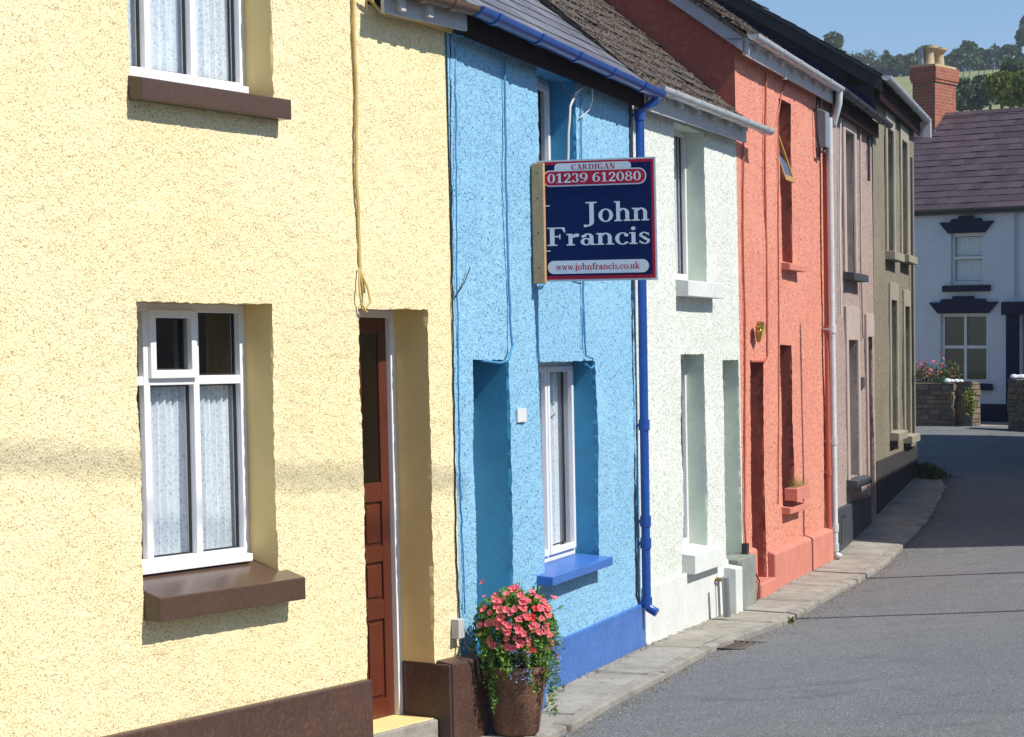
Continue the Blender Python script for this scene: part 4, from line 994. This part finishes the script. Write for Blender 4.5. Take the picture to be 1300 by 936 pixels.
# ================================================================== FLOWER TUB
fx, fy = FB.pt(655, 790, .34)[:2]; gz = g(fy)
ft = thing('flower_tub', (fx, fy, gz), 'overflowing tub of coral pink petunias and blue lobelia beside the blue front door', 'planter')
m = MB(); m.lathe((fx, fy, gz), [(.13, 0), (.15, .02), (.20, .40), (.215, .41), (.215, .45), (.19, .45), (.185, .40), (.0, .40)], 24); m.build('pot', 'potclay', ft, smooth=True)
m = MB()
def leafquad(mb, c, s_, el=1.6, mi=0):
    a = Vector((random.gauss(0, 1), random.gauss(0, 1), random.gauss(0, 1))).normalized(); b = a.cross(Vector((random.gauss(0, 1), random.gauss(0, 1), random.gauss(0, 1)))).normalized()
    c = Vector(c); mb.face([c-a*s_*el*.5, c+b*s_*.35, c+a*s_*el*.5, c-b*s_*.35], mi)
zc = FB.pt(655, 795, .34)[2]
for k in range(5200):
    th = random.uniform(0, 2*math.pi); ph = math.acos(random.uniform(-1, 1)); rr_ = random.uniform(.55, 1.0)**.5*(1+.12*math.sin(th*5+ph*4))
    x = .26*rr_*math.sin(ph)*math.cos(th); y = .22*rr_*math.sin(ph)*math.sin(th); z = .25*rr_*math.cos(ph)
    leafquad(m, (fx+x, fy+y, zc-.02+z), random.uniform(.018, .034))
for k in range(26):                                   # trailing stems
    th = random.uniform(0, 2*math.pi); ln = random.uniform(.15, .48); rr_ = .22+random.random()*.05; ph = random.random()*6
    for j in range(int(ln*320)):
        t = j/(ln*320); q_ = rr_+.03*math.sin(t*6+ph); leafquad(m, (fx+q_*math.cos(th+.25*t)+random.gauss(0, .012), fy+q_*math.sin(th+.25*t)*.95+random.gauss(0, .012), zc-.08-ln*t+random.gauss(0, .01)), random.uniform(.010, .024))
for k in range(30):                                   # straggling shoots
    th = random.uniform(0, 2*math.pi); e = random.uniform(-.1, 1.2); ln = random.uniform(.28, .36)
    for j in range(14):
        t = .6+.4*j/13; leafquad(m, (fx+ln*t*math.cos(th)*math.cos(e), fy+ln*t*math.sin(th)*math.cos(e), zc-.02+ln*t*math.sin(e)), random.uniform(.010, .022))
m.build('foliage', 'leaf_plant', ft)
def flower(C, nrm, rad, mat):
    mb = MB(); n = Vector(nrm).normalized(); a = n.cross(Vector((.3, .2, 1))).normalized(); b = n.cross(a); C = Vector(C); ring = []; m2_ = 20
    for k in range(m2_):
        th = 2*math.pi*k/m2_; r_ = rad*(.78+.24*abs(math.cos(th*2.5)))*random.uniform(.86, 1.1); ring.append(C+a*r_*math.cos(th)+b*r_*math.sin(th)+n*rad*random.uniform(.18, .42))
    mid = [C+(p-C)*.45+n*rad*(-.05) for p in ring]
    for k in range(m2_):
        k2 = (k+1) % m2_; mb.face([mid[k], mid[k2], ring[k2], ring[k]]); mb.face([C-n*rad*.35, mid[k2], mid[k]])
    return mb.build('flower', mat, ft)
fl_px = [(610, 740, .02), (612, 758, .05), (626, 755, .05), (640, 752, .05), (628, 768, .07), (645, 775, .07), (660, 757, .03), (667, 760, .05), (676, 770, .05), (688, 765, .04),
         (690, 790, .05), (693, 803, .05), (607, 792, .05), (617, 788, .05), (607, 803, .04), (655, 782, .08), (640, 790, .08), (672, 780, .06), (664, 778, .06), (684, 782, .05), (700, 760, .03),
         (668, 820, .06), (676, 822, .06), (691, 822, .04), (618, 814, .04), (634, 760, .05), (650, 770, .07), (680, 757, .04), (620, 775, .07), (697, 815, .03), (705, 832, .02), (640, 806, .07), (612, 772, .04), (672, 750, .02),
         (630, 850, .05), (660, 860, .05), (690, 856, .03), (645, 745, .03), (655, 795, .09)]
rs_ = random.Random(4)
for k in range(50):
    a_ = rs_.uniform(0, 6.28); b_ = math.sqrt(rs_.random())*.93; fl_px.append((655+46*b_*math.cos(a_), 793+46*b_*math.sin(a_)-6, .05))
for i, (x, y, q) in enumerate(fl_px):
    ox, oy = (x-652)/F*14.2, (zc-(EYE-(y-PY)/F*14.2)); rem = max(0.0, 1-(ox/.26)**2-(oy/.28)**2); dep = -.22*math.sqrt(rem)-.02
    C = (fx+ox, fy+dep, zc-oy); flower(C, (ox*2.2+random.uniform(-.3, .3), dep*2.6-.1, -oy*1.5+.35+random.uniform(-.2, .2)), random.uniform(.016, .034), 'pet_red' if i in (8, 14, 21, 22, 30, 17) else 'pet_pink')
m = MB()
for k in range(300):
    th = random.uniform(math.pi, 2*math.pi); 
    if random.random() < .5: C = (fx+random.uniform(-.05, .1), fy-.22-random.random()*.03, zc-random.uniform(.12, .33))
    else: C = (fx+.2+random.random()*.1, fy-.05-random.random()*.1, zc-random.uniform(-.0, .33))
    leafquad(m, C, .012, 1.0)
m.build('lobelia', 'pet_blue', ft)['kind'] = 'stuff'

# ================================================================== FAR WHITE HOUSE ACROSS THE JUNCTION
class HF(Frame):
    def __init__(s, node, d): s.d = d; s.n = (d[1], -d[0]); s.b = 0.0; s.o = node   # n points to the viewer side
dd = (.772, -.636)
FH = HF((8.79, 48.0), dd); FH.n = (-.636, -.772)
# keep box winding right: n = rotated d on the other side, so boxes are mirrored but closed all the same
rh = thing('white_house', FH.P(0, .9, 0), 'white rendered house with navy window hoods and purple slate roof across the junction', 'house')
hb = .75
def hp(x, y, w=0): return FH.px(x, y, w)
h_ev = 2.5+(440-268)/F*48.0
ho1 = (hp(1207, 330)[0], hp(1249, 330)[0], hp(1228, 362)[1], hp(1228, 296)[1], .10)
ho2 = (hp(1194, 440)[0], hp(1254, 440)[0], hp(1224, 487)[1], hp(1224, 398)[1], .10)
hd = (hp(1296, 460)[0], hp(1296, 460)[0]+.95, .9, hp(1290, 400)[1], .18)
print('h', h_ev, ho1, ho2, hd)
def plain_wall(F_, u0, u1, v0, v1, ops, mats, root, extra): return wall_with_openings(F_, u0, u1, v0, v1, ops, .12, mats, root, seed=131, amp=.5, extra=extra)
HL0, HL1 = -3.2, 7.5
RB = 3.0; hr = h_ev+RB*math.tan(R(38))
ex = []
for u in (HL0+.02, HL1-.02): ex.append(([(u, .3, -.03), (u, h_ev, -.03), (u, hr, -RB), (u, h_ev, -2*RB), (u, .3, -2*RB)], 1))
ex.append(([(HL0, .3, -2*RB), (HL1, .3, -2*RB), (HL1, h_ev, -2*RB), (HL0, h_ev, -2*RB)], 1))
plain_wall(FH, HL0, HL1, .4, h_ev, [ho1, ho2, hd], ['lime', 'lime', 'lime'], rh, ex)
roof(FH, HL0-.1, HL1+.1, h_ev+.06, 38, 'slate_purple', rh, depth=2*RB, over=.12, slate_w=.30, course=.25, jit=.006)
fb = MB(); FH.box(fb, HL0, HL1, h_ev-.12, h_ev+.0, .10, .125); fb.build('fascia', 'black', rh)
gutter([FH.P(HL0, h_ev-.0, .19), FH.P(HL1, h_ev-.0, .19)], .05, 'gut_black', rh)
def sash(o, label, ct=True):
    f = window(FH, o, rh, lights=2 if (o[1]-o[0]) > .9 else 1, transom=(o[2]+o[3])/2+.03, fw=.07, mat='white', curt=ct, proj=.03)
    f['label'] = label
sash(ho1, 'upper white sash window'); sash(ho2, 'lower white sash window with four panes', False)
def hood(o, root, s_=1.0, cap=True):
    m = MB(); c = (o[0]+o[1])/2; hw = (o[1]-o[0])/2
    def trap(a0, a1, b0, b1, w1): m.box8([FH.P(c-a0, b0, w1), FH.P(c+a0, b0, w1), FH.P(c+a0, b0, 0), FH.P(c-a0, b0, 0), FH.P(c-a1, b1, w1), FH.P(c+a1, b1, w1), FH.P(c+a1, b1, 0), FH.P(c-a1, b1, 0)])
    trap(hw+.03, hw+.25, o[3], o[3]+.24*s_, .08); trap(hw-.02, hw-.06, o[3]+.24*s_, o[3]+.31*s_, .085); trap(hw*.45, hw*.42, o[3]+.31*s_, o[3]+.37*s_, .08)
    m.build('window_hood', 'navy', root, bevel=.004)
hood(ho1, rh); hood(ho2, rh)
for o, e in ((ho1, .16), (ho2, .12)):
    sill(FH, o[0]-e, o[1]+e, o[2]+.01, .15, -.08, .10, 'navy', rh)
pl = MB(); FH.box(pl, HL0, hd[0]-.3, .4, 1.28, 0, .03); pl.build('plinth', 'navy', rh)
dc = MB(); FH.box(dc, hd[0]-.32, hd[0]-.03, .7, hd[3]+.0, 0, .06); FH.box(dc, hd[1]+.03, hd[1]+.32, .7, hd[3], 0, .06); FH.box(dc, hd[0]-.4, hd[1]+.4, hd[3], hd[3]+.28, 0, .12); dc.build('door_case', 'navy', rh, bevel=.01)
door(FH, hd, rh, leaf_mat='white', frame_mat='navy', glazed=False)
dp = MB(); u_ = hp(1290, 330)[0]; dp.tube([FH.P(u_, h_ev-.1, .05), FH.P(u_, hd[3]+.35, .05)], .022); dp.build('downpipe', 'offwhite', rh, smooth=True)
# chimney on the left end of the ridge
uc1 = None
best = None
for k in range(-300, 500):                 # find where the stack's near right corner is seen at column 1187
    u = k*.01; p = FH.P(u, 8.0, -RB+.5); x = PX+F*p[0]/p[1]
    if best is None or abs(x-1187) < best[0]: best = (abs(x-1187), u)
uc1 = best[1]; cw, cd = .58, 1.0; ctop = EYE+(440-84)/F*FH.P(uc1, 8, -RB+.5)[1]
print('chimney', uc1, ctop, hr)
ck = MB()
def cbox(u0, u1, v0, v1, w0, w1, mb=ck):
    q = [FH.P(u0, v0, w1), FH.P(u1, v0, w1), FH.P(u1, v0, w0), FH.P(u0, v0, w0), FH.P(u0, v1, w1), FH.P(u1, v1, w1), FH.P(u1, v1, w0), FH.P(u0, v1, w0)]
    mb.box8(q, uvs=True)
cbox(uc1-cw, uc1, 6.2, ctop-.35, -RB-.5, -RB+.5); cbox(uc1-cw-.03, uc1+.03, ctop-.35, ctop-.28, -RB-.53, -RB+.53); cbox(uc1-cw-.05, uc1+.05, ctop-.28, ctop, -RB-.55, -RB+.55)
cko = ck.build('chimney', 'brick', rh)
fn = MB(); cbox(uc1-cw-.01, uc1+.01, ctop, ctop+.06, -RB-.5, -RB+.5, fn); fn.build('flaunching', 'leaf_bright' if False else 'terracotta', rh, parent=cko)
for i, (w_, kk) in enumerate(((.25, 1), (-.22, 1))):
    c = FH.P(uc1-cw/2, ctop+.05, -RB+w_); pm = MB(); pm.lathe(c, [(.15, 0), (.13, .05), (.105, .3), (.12, .34), (.19, .40), (.19, .46), (.1, .46), (.09, .3)], 16); pm.build('chimney_pot', 'terracotta', rh, parent=cko, smooth=True)
c = FH.P(uc1-cw/2-.12, ctop+.05, -RB+.4); pm = MB(); pm.tube([c, (c[0], c[1], c[2]+.42)], .07, 12); pm.build('flue', 'metal', rh, parent=cko, smooth=True)
ls = MB(); cbox(uc1-cw-.06, uc1+.06, hr-.52, hr-.36, -RB+.5, -RB+.62, ls); ls.build('flashing', 'lead', rh, parent=cko)

# ---- garden walls of rubble stone
def rubble(name, A, B, h, th, label):
    A = Vector(A); B = Vector(B); t = (B-A); L = t.length; t.normalize(); n = Vector((-t.y, t.x, 0)); mb = MB(); loc = (A.x, A.y, A.z)
    core = .02; z = 0
    mb.box8([A-n*(th/2-core)+Vector((0, 0, -.3)), B-n*(th/2-core)+Vector((0, 0, -.3)), B+n*(th/2-core)+Vector((0, 0, -.3)), A+n*(th/2-core)+Vector((0, 0, -.3)),
             A-n*(th/2-core)+Vector((0, 0, h-.03)), B-n*(th/2-core)+Vector((0, 0, h-.03)), B+n*(th/2-core)+Vector((0, 0, h-.03)), A+n*(th/2-core)+Vector((0, 0, h-.03))])
    while z < h-.02:
        ch = min(h-z, random.uniform(.06, .13)); 
        for side in (-1, 1):
            s_ = 0
            while s_ < L:
                l = min(L-s_, random.uniform(.12, .34)); o = n*side*(th/2+random.uniform(-.015, .02)); i = n*side*(th/2-.12); g_ = .008
                p = lambda ss, zz, off: A+t*ss+off+Vector((0, 0, zz))
                mb.box8([p(s_+g_, z+g_, i), p(s_+l-g_, z+g_, i), p(s_+l-g_, z+g_, o), p(s_+g_, z+g_+random.uniform(-.006, .006), o), p(s_+g_, z+ch, i), p(s_+l-g_, z+ch, i), p(s_+l-g_, z+ch-.01, o), p(s_+g_, z+ch-random.uniform(0, .02), o)])
                s_ += l
        # end face stones
        for e, sgn in ((A, -1), (B, 1)):
            o = t*sgn*random.uniform(.0, .03); mb.box8([e-n*(th/2-.01)+Vector((0, 0, z+.006)), e+n*(th/2-.01)+Vector((0, 0, z+.006)), e+n*(th/2-.01)+o+Vector((0, 0, z+.006)), e-n*(th/2-.01)+o+Vector((0, 0, z+.006)),
                e-n*(th/2-.01)+Vector((0, 0, z+ch)), e+n*(th/2-.01)+Vector((0, 0, z+ch)), e+n*(th/2-.01)+o+Vector((0, 0, z+ch)), e-n*(th/2-.01)+o+Vector((0, 0, z+ch))])
        z += ch
    return solo(mb, name, 'stone', loc, label, 'wall', 'rubble garden walls in front of the white house')
def onD(x, D, z): return ((x-PX)/F*D, D, z)
gw = .84
rubble('garden_wall', onD(1130, 45.4, gw), onD(1213, 44.6, gw), .92, .34, 'long rubble stone garden wall with pink flowers behind, left of the garden gateway')
rubble('garden_wall', onD(1285, 43.6, gw), onD(1420, 42.2, gw), 1.02, .34, 'rubble stone garden wall right of the gateway, topped by a white stone')
rubble('gate_pier', onD(1219, 44.55, gw), onD(1229, 44.8, gw), .95, .55, 'short rubble stone gate pier at the end of the left garden wall')
for (x0, x1, D, zz, lab) in ((1203, 1220, 44.6, 1.76, 'white rounded coping stones on the left garden wall end'), (1287, 1297, 43.5, 1.86, 'white rounded stones on the right garden wall')):
    m = MB()
    for k in range(4):
        c = onD(x0+(x1-x0)*k/3, D, zz+.03); r_ = random.uniform(.05, .09)
        m.lathe((c[0], c[1], c[2]-r_*.4), [(r_*.6, 0), (r_, r_*.4), (r_*.9, r_*.8), (r_*.45, r_*1.15), (.005, r_*1.2)], 9)
    solo(m, 'coping_stones', 'lime', onD(x0, D, zz), lab, 'stones', smooth=True)
pvf = MB(); strip(pvf, [[(x, 44.2+(x-8)*-.09+o, gw+.0+o*.0+zz) for x in np.linspace(-6, 24, 20)] for o, zz in ((-.35, -.12), (-.35, .03), (4.6, .08))]); 
tag(pvf.build('far_pavement', 'concrete'), kind='structure')
# flowers / shrubs by the far wall
def shrub(name, c, rx, rz, n, s_, mats, label, cat, flowers=0, fmat='pet_pink', group=None):
    m = MB()
    for k in range(n):
        v = Vector((random.gauss(0, .5), random.gauss(0, .5), random.gauss(0, .5)))
        if v.length > 1: v.normalize()
        leafquad(m, (c[0]+v.x*rx, c[1]+v.y*rx, c[2]+rz*.5+v.z*rz*.6), s_*random.uniform(.6, 1.3))
    r = thing(name, (c[0], c[1], c[2]), label, cat, group)
    for k in range(5):
        st_ = MB(); 
    m.build('foliage', mats, r)
    sm = MB()
    for k in range(8): sm.tube([(c[0], c[1], c[2]-.02), (c[0]+random.uniform(-.5, .5)*rx, c[1]+random.uniform(-.5, .5)*rx, c[2]+rz*.6)], [.012, .005], 5)
    sm.build('stems', 'bark', r)
    if flowers:
        fm = MB()
        for k in range(flowers):
            v = Vector((random.gauss(0, .55), -abs(random.gauss(0, .4)), random.gauss(.3, .5))); leafquad(fm, (c[0]+v.x*rx, c[1]+v.y*rx, c[2]+rz*.55+v.z*rz*.6), s_*1.4, 1.0)
        fm.build('blooms', fmat, r)['kind'] = 'stuff'
    return r
shrub('flowering_plant', onD(1172, 45.7, 1.6), .34, .5, 700, .05, 'leaf_mid', 'plant with pink red blooms behind the left end of the stone wall', 'plant', 90)
shrub('flowering_plant', onD(1203, 45.5, 1.55), .30, .6, 600, .05, 'leaf_mid', 'dark green plant with a few red blooms at the stone wall beneath the window', 'plant', 26, 'pet_red')
shrub('ferny_weed', onD(1231, 44.3, 1.15), .16, .5, 260, .05, 'leaf_bright', 'bright green weed growing from the gate pier', 'plant')
shrub('ferny_weed', onD(1190, 44.9, 1.62), .22, .3, 300, .04, 'leaf_dark', 'low dark weed on top of the left garden wall', 'plant')
wd = (N5[0]+.10, N5[1]-.3, g(N5[1]))
def blades(c, rx, ry, h, n, mat, label):
    m = MB()
    for k in range(n):
        x, y = c[0]+random.gauss(0, .45)*rx, c[1]+random.gauss(0, .45)*ry; hh = h*random.uniform(.35, 1.1)*max(.25, 1-((x-c[0])/rx)**2*.6); a = random.uniform(0, 6.28); l = hh*random.uniform(.2, .8); w_ = random.uniform(.008, .02)
        p = Vector((x, y, c[2]-.02)); q = p+Vector((math.cos(a)*l*.4, math.sin(a)*l*.4, hh*.65)); t = p+Vector((math.cos(a)*l, math.sin(a)*l, hh)); sd_ = Vector((-math.sin(a), math.cos(a), 0))*w_
        m.face([p-sd_, p+sd_, q+sd_*.8, q-sd_*.8]); m.face([q-sd_*.8, q+sd_*.8, t])
    return solo(m, 'grass_tuft', mat, c, label, 'weeds')
blades(wd, .30, .5, .22, 1300, 'leaf_mid', 'low green weeds at the foot of the far corner of the terrace')
kx = kerbX(19.9); 
blades((kerbX(20.6)+.03, 20.6, g(20.6)-.05), .045, .06, .08, 70, 'leaf_bright', 'tiny green weed sprouting from the kerb edge')

# ================================================================== TREES ON THE HILL
def tree(x, y, D, wpx, hpx, mat, label, n=2600, leafs=.32, bare=False, name='broadleaf_tree', group='trees along the hilltop'):
    """centre of crown seen at x,y; size in photo pixels turned into metres at distance D"""
    cx = (x-PX)/F*D; cz = EYE+(440-y)/F*D; rw_, rh_ = wpx/2/F*D, hpx/2/F*D; gz = terr(cx, D); r = thing(name, (cx, D, gz), label, 'tree', group)
    tk_ = MB(); tr_ = max(.12, rw_*.07)
    tk_.tube([(cx, D, gz-.3), (cx+random.uniform(-.1, .1)*rw_, D, (gz+cz)/2-.2*rh_), (cx, D, cz)], [tr_, tr_*.75, tr_*.4], 8)
    clumps = []
    for k in range(11):
        th = random.uniform(0, 6.28); q = random.uniform(.35, .85); e = random.uniform(-.55, .85)
        p = Vector((cx+rw_*q*math.cos(th)*math.sqrt(1-e*e*.8), D+rw_*q*math.sin(th), cz+rh_*e*.8)); clumps.append((p, random.uniform(.30, .48)))
        mid = Vector((cx, D, cz-rh_*.6)).lerp(p, .5)+Vector((0, 0, -.08*rh_)); tk_.tube([(cx, D, cz-rh_*.75), mid, p], [tr_*.4, tr_*.25, tr_*.08], 5)
        if bare:
            for q_ in range(9):
                e2 = p+Vector((random.gauss(0, 1)*rw_*.3, random.gauss(0, 1)*rw_*.3, abs(random.gauss(0, 1))*rh_*.3)); tk_.tube([p.lerp(mid, random.random()*.5), e2], [tr_*.10, tr_*.03], 4)
    tk_.build('trunk', 'bark', r, smooth=True)
    m = MB()
    for k in range(n):
        p, s_ = random.choice(clumps); v = Vector((random.gauss(0, 1), random.gauss(0, 1), random.gauss(0, 1))).normalized()*random.random()**.4
        leafquad(m, (p.x+v.x*s_*rw_, p.y+v.y*s_*rw_, p.z+v.z*s_*rh_*1.1), leafs*random.uniform(.6, 1.3), 1.3)
    m.build('crown', mat, r)
    return r
tree(1046, 66, 250, 66, 52, 'leaf_mid', 'round dense tree rising above the black roof skyline', 4200, .42)
tree(1106, 76, 270, 52, 34, 'leaf_mid', 'sparse bare branched tree on the hilltop between roof and chimney', 420, .3, True)
tree(1088, 78, 272, 26, 26, 'leaf_mid', 'small sparse tree beside the roof skyline', 260, .3, True)
for i, (x, y, w_, h_, lab) in enumerate(((1128, 84, 36, 26, 'low dark hilltop tree left of the brick chimney'), (1151, 82, 30, 26, 'dark hilltop tree nearest the brick chimney on its left'), (1172, 74, 34, 26, 'hilltop tree showing between and behind the chimney pots'),
       (1113, 92, 30, 18, 'small dark hedge tree at the field edge left of the chimney'), (1224, 70, 36, 34, 'full round tree on the hilltop just right of the chimney pots'), (1243, 72, 28, 26, 'smaller tree adjoining the round hilltop tree'),
       (1264, 69, 30, 18, 'low hilltop tree in the middle of the right hedge'), (1284, 68, 32, 18, 'low hilltop tree left of the tall edge tree'), (1305, 46, 34, 52, 'tall dark tree cut by the right edge of the view'), (1206, 80, 34, 24, 'dark tree directly behind the chimney stack'))):
    tree(x, y, 285+random.uniform(-8, 8), w_, h_, 'leaf_dark' if i % 3 else 'leaf_mid', lab, 3000, .42)
hg = MB()
for k in range(16000):                                # the hedge below the hilltop trees: one uncountable belt
    x = random.uniform(900, 1500); D = 280+random.gauss(0, 1.2); X = (x-PX)/F*D; zt = terr(X, D); leafquad(hg, (X, D, zt+random.random()**.7*(2.1+.8*math.sin(x*.13)+.5*math.sin(x*.37))), random.uniform(.3, .6), 1.3)
tag(hg.build('hedge', 'leaf_dark'), kind='stuff')
for i, (x, y, D, w_, h_, mt, lab) in enumerate(((1232, 122, 120, 52, 44, 'leaf_dark', 'dark bushy tree behind the slate roof right of the chimney'), (1256, 116, 128, 40, 40, 'leaf_dark', 'second dark bushy tree behind the slate roof'), (1212, 128, 118, 40, 34, 'leaf_dark', 'dark shrubby tree tight behind the brick chimney'),
       (1272, 118, 80, 46, 46, 'leaf_bright', 'yellow green tree rising behind the slate ridge'), (1296, 112, 78, 40, 56, 'leaf_bright', 'yellow green tree at the right edge behind the ridge'), (1300, 96, 130, 60, 40, 'leaf_mid', 'mid green tree on the slope at the right edge'))):
    tree(x, y, D, w_, h_, mt, lab, 3600, .2 if D < 100 else .28, group='trees behind the white house')
fp = MB()
# field fence posts
for k in range(9):
    x = 1222+k*9.5+random.uniform(-2, 2); D = 262; X = (x-PX)/F*D; z = terr(X, D)
    p_ = MB(); p_.box((X, D, z+.6), (.09, .09, 1.5)); solo(p_, 'fence_post', 'bark', (X, D, z), 'weathered timber post in the far field fence', 'fence post', 'posts of the field fence on the hill')

# ================================================================== OFF-FRAME THINGS THAT CAST THE SEEN SHADOWS, AND ADDED SKY BLOCKERS
S = Vector((math.cos(R(SUN_EL))*math.sin(R(SUN_AZ)), math.cos(R(SUN_EL))*math.cos(R(SUN_AZ)), math.sin(R(SUN_EL)))); SH = Vector((S.x, S.y, 0)).normalized(); TE = math.tan(R(SUN_EL))
def pole(P0, dist_, top, rad, label):
    b = Vector((P0[0], P0[1], 0))+SH*dist_; z0 = roadz(b.x, b.y); r = thing('street_pole', (b.x, b.y, z0), label, 'pole')
    m = MB(); m.tube([(b.x, b.y, z0-.1), (b.x, b.y, top*.5), (b.x, b.y, top)], [rad*1.1, rad, rad*.85], 12); m.build('shaft', 'metal', r, smooth=True)
    m = MB(); m.lathe((b.x, b.y, z0-.01), [(rad*2, 0), (rad*2, .25), (rad*1.2, .3)], 12); m.build('base', 'metal', r, smooth=True)
    return r
u_, v_ = FR.px(1019, 560)
q = FR.P(u_, 0, 0); topz = FR.px(1015, 408)[1]; dA = 3.9
pA = pole(q, dA, topz+dA*TE, .048, 'tall slim grey pole on the right side of the road')
q2 = FW.P(LW-.55, 0, 0)
pB = pole(q2, 3.4, .25+3.4*TE, .045, 'shorter grey post on the right side of the road')
# overhead cable whose faint shadow crosses the yellow front
c1 = Vector(FY.pt(-250, 560, 0))+S*15; c2 = Vector(FY.pt(600, 612, 0))+S*15
m = MB(); pth = [c1.lerp(c2, t)+Vector((0, 0, -.03*math.sin(math.pi*t))) for t in np.linspace(0, 1, 14)]; m.tube(pth, .020, 8)
solo(m, 'overhead_cable', 'black', tuple(c1), 'thick black overhead cable strung above the street', 'cable')
# the house opposite, right of the view, that shades the far road and wall
class OF(Frame):
    def __init__(s, node, d): s.d = d; s.n = (-d[1], d[0]); s.b = 0; s.o = node
def opposite(node, slope, L_, eave, wallm, label, n_):
    q_ = math.hypot(slope, 1); FO = OF(node, (slope/q_, 1/q_)); r = thing('opposite_house', FO.P(0, 0, 0), label, 'house', 'houses on the right side of the street')
    m = MB(); FO.box(m, 0, L_, -.3, eave, -5, 0); tO = math.tan(R(30))
    for u in (0.0, L_): m.face([FO.P(u, eave, 0), FO.P(u, eave, -5), FO.P(u, eave+2.5*tO, -2.5)])
    m.build('wall', wallm, r); roof(FO, -.05, L_+.05, eave+.05, 30, 'slate_dark', r, depth=5)
    for k in range(n_):
        for v in (1.2, 3.4):
            a = (k+.35)*L_/n_; w_ = MB(); FO.box(w_, a, a+1.0, v, v+1.3, 0, .03); f = w_.build('window', 'white', r); w_ = MB(); FO.box(w_, a+.08, a+.92, v+.08, v+1.22, .03, .034); w_.build('pane', 'glass_dark', r, parent=f)
            sl_ = MB(); FO.box(sl_, a-.1, a+1.1, v-.12, v-.005, 0, .1); sl_.build('window_sill', 'greyblock', r)
    return FO
opposite((7.75, 25.75), .285, 8.2, 4.95, 'lime', 'white rendered house with dark slate roof shading the far road', 2)
opposite((9.98, 33.75), .285, 7.2, 5.85, 'grey', 'taller grey house beyond the white one on the right side of the street', 2)
opposite((10.0, 8.0), -.02, 11.0, 5.0, 'pink_s', 'long pale pink house added unseen opposite the blue house to block sky light', 3)  # added out of view to block sky light and deepen the street's shade
opposite((10.2, -6.0), -.02, 13.5, 5.2, 'lime', 'long white house added unseen opposite the yellow house to block sky light', 4)  # also added unseen, cutting low sky light from the right

hz = MB(); hz.box((0, 700, 25), (3400, 1700, 60)); hm = bpy.data.materials.new('thin summer haze'); hm.use_nodes = True; hn = hm.node_tree
hn.nodes.remove(hn.nodes['Principled BSDF']); pvv = hn.nodes.new('ShaderNodeVolumePrincipled'); pvv.inputs['Density'].default_value = .0005; pvv.inputs['Color'].default_value = (.80, .88, 1, 1); pvv.inputs['Anisotropy'].default_value = .2
hn.links.new(pvv.outputs[0], [n for n in hn.nodes if n.type == 'OUTPUT_MATERIAL'][0].inputs['Volume']); tag(hz.build('haze', hm), kind='stuff')
# ================================================================== LIGHT, SKY, CAMERA
w = bpy.data.worlds.new('World'); sc.world = w; w.use_nodes = True; nt = w.node_tree
sky = nt.nodes.new('ShaderNodeTexSky'); sky.sky_type = 'NISHITA'; sky.sun_disc = False; sky.sun_elevation = R(SUN_EL); sky.sun_rotation = R(SUN_AZ)
sky.air_density = 1.0; sky.dust_density = .4; sky.ozone_density = 2.0
nt.links.new(mixc(nt, 1.0, sky.outputs[0], (.86, 1.03, 1.20), 'MULTIPLY'), nt.nodes['Background'].inputs[0]); nt.nodes['Background'].inputs[1].default_value = .092
sd = bpy.data.lights.new('sun', 'SUN'); sd.energy = 5.0; sd.angle = R(.5); sd.color = (1, .955, .88)
so = bpy.data.objects.new('sun', sd); COL.objects.link(so); so.rotation_euler = (-S).to_track_quat('-Z', 'Y').to_euler(); so.location = (30, -10, 40)
cd_ = bpy.data.cameras.new('camera'); cam = bpy.data.objects.new('camera', cd_); COL.objects.link(cam); sc.camera = cam
cam.location = (0, 0, EYE); cam.rotation_euler = (R(90), 0, 0); cd_.sensor_width = 36; cd_.lens = F/1300*36; cd_.shift_y = -(468-PY)/1300; cd_.clip_end = 6000; cd_.clip_start = .1
sc.render.engine = 'CYCLES'; sc.render.resolution_x = 1024; sc.render.resolution_y = 737
sc.view_settings.view_transform = 'Standard'; sc.view_settings.look = 'None'; sc.view_settings.gamma = 1; sc.view_settings.exposure = .26
sc.cycles.max_bounces = 8; sc.cycles.transparent_max_bounces = 12
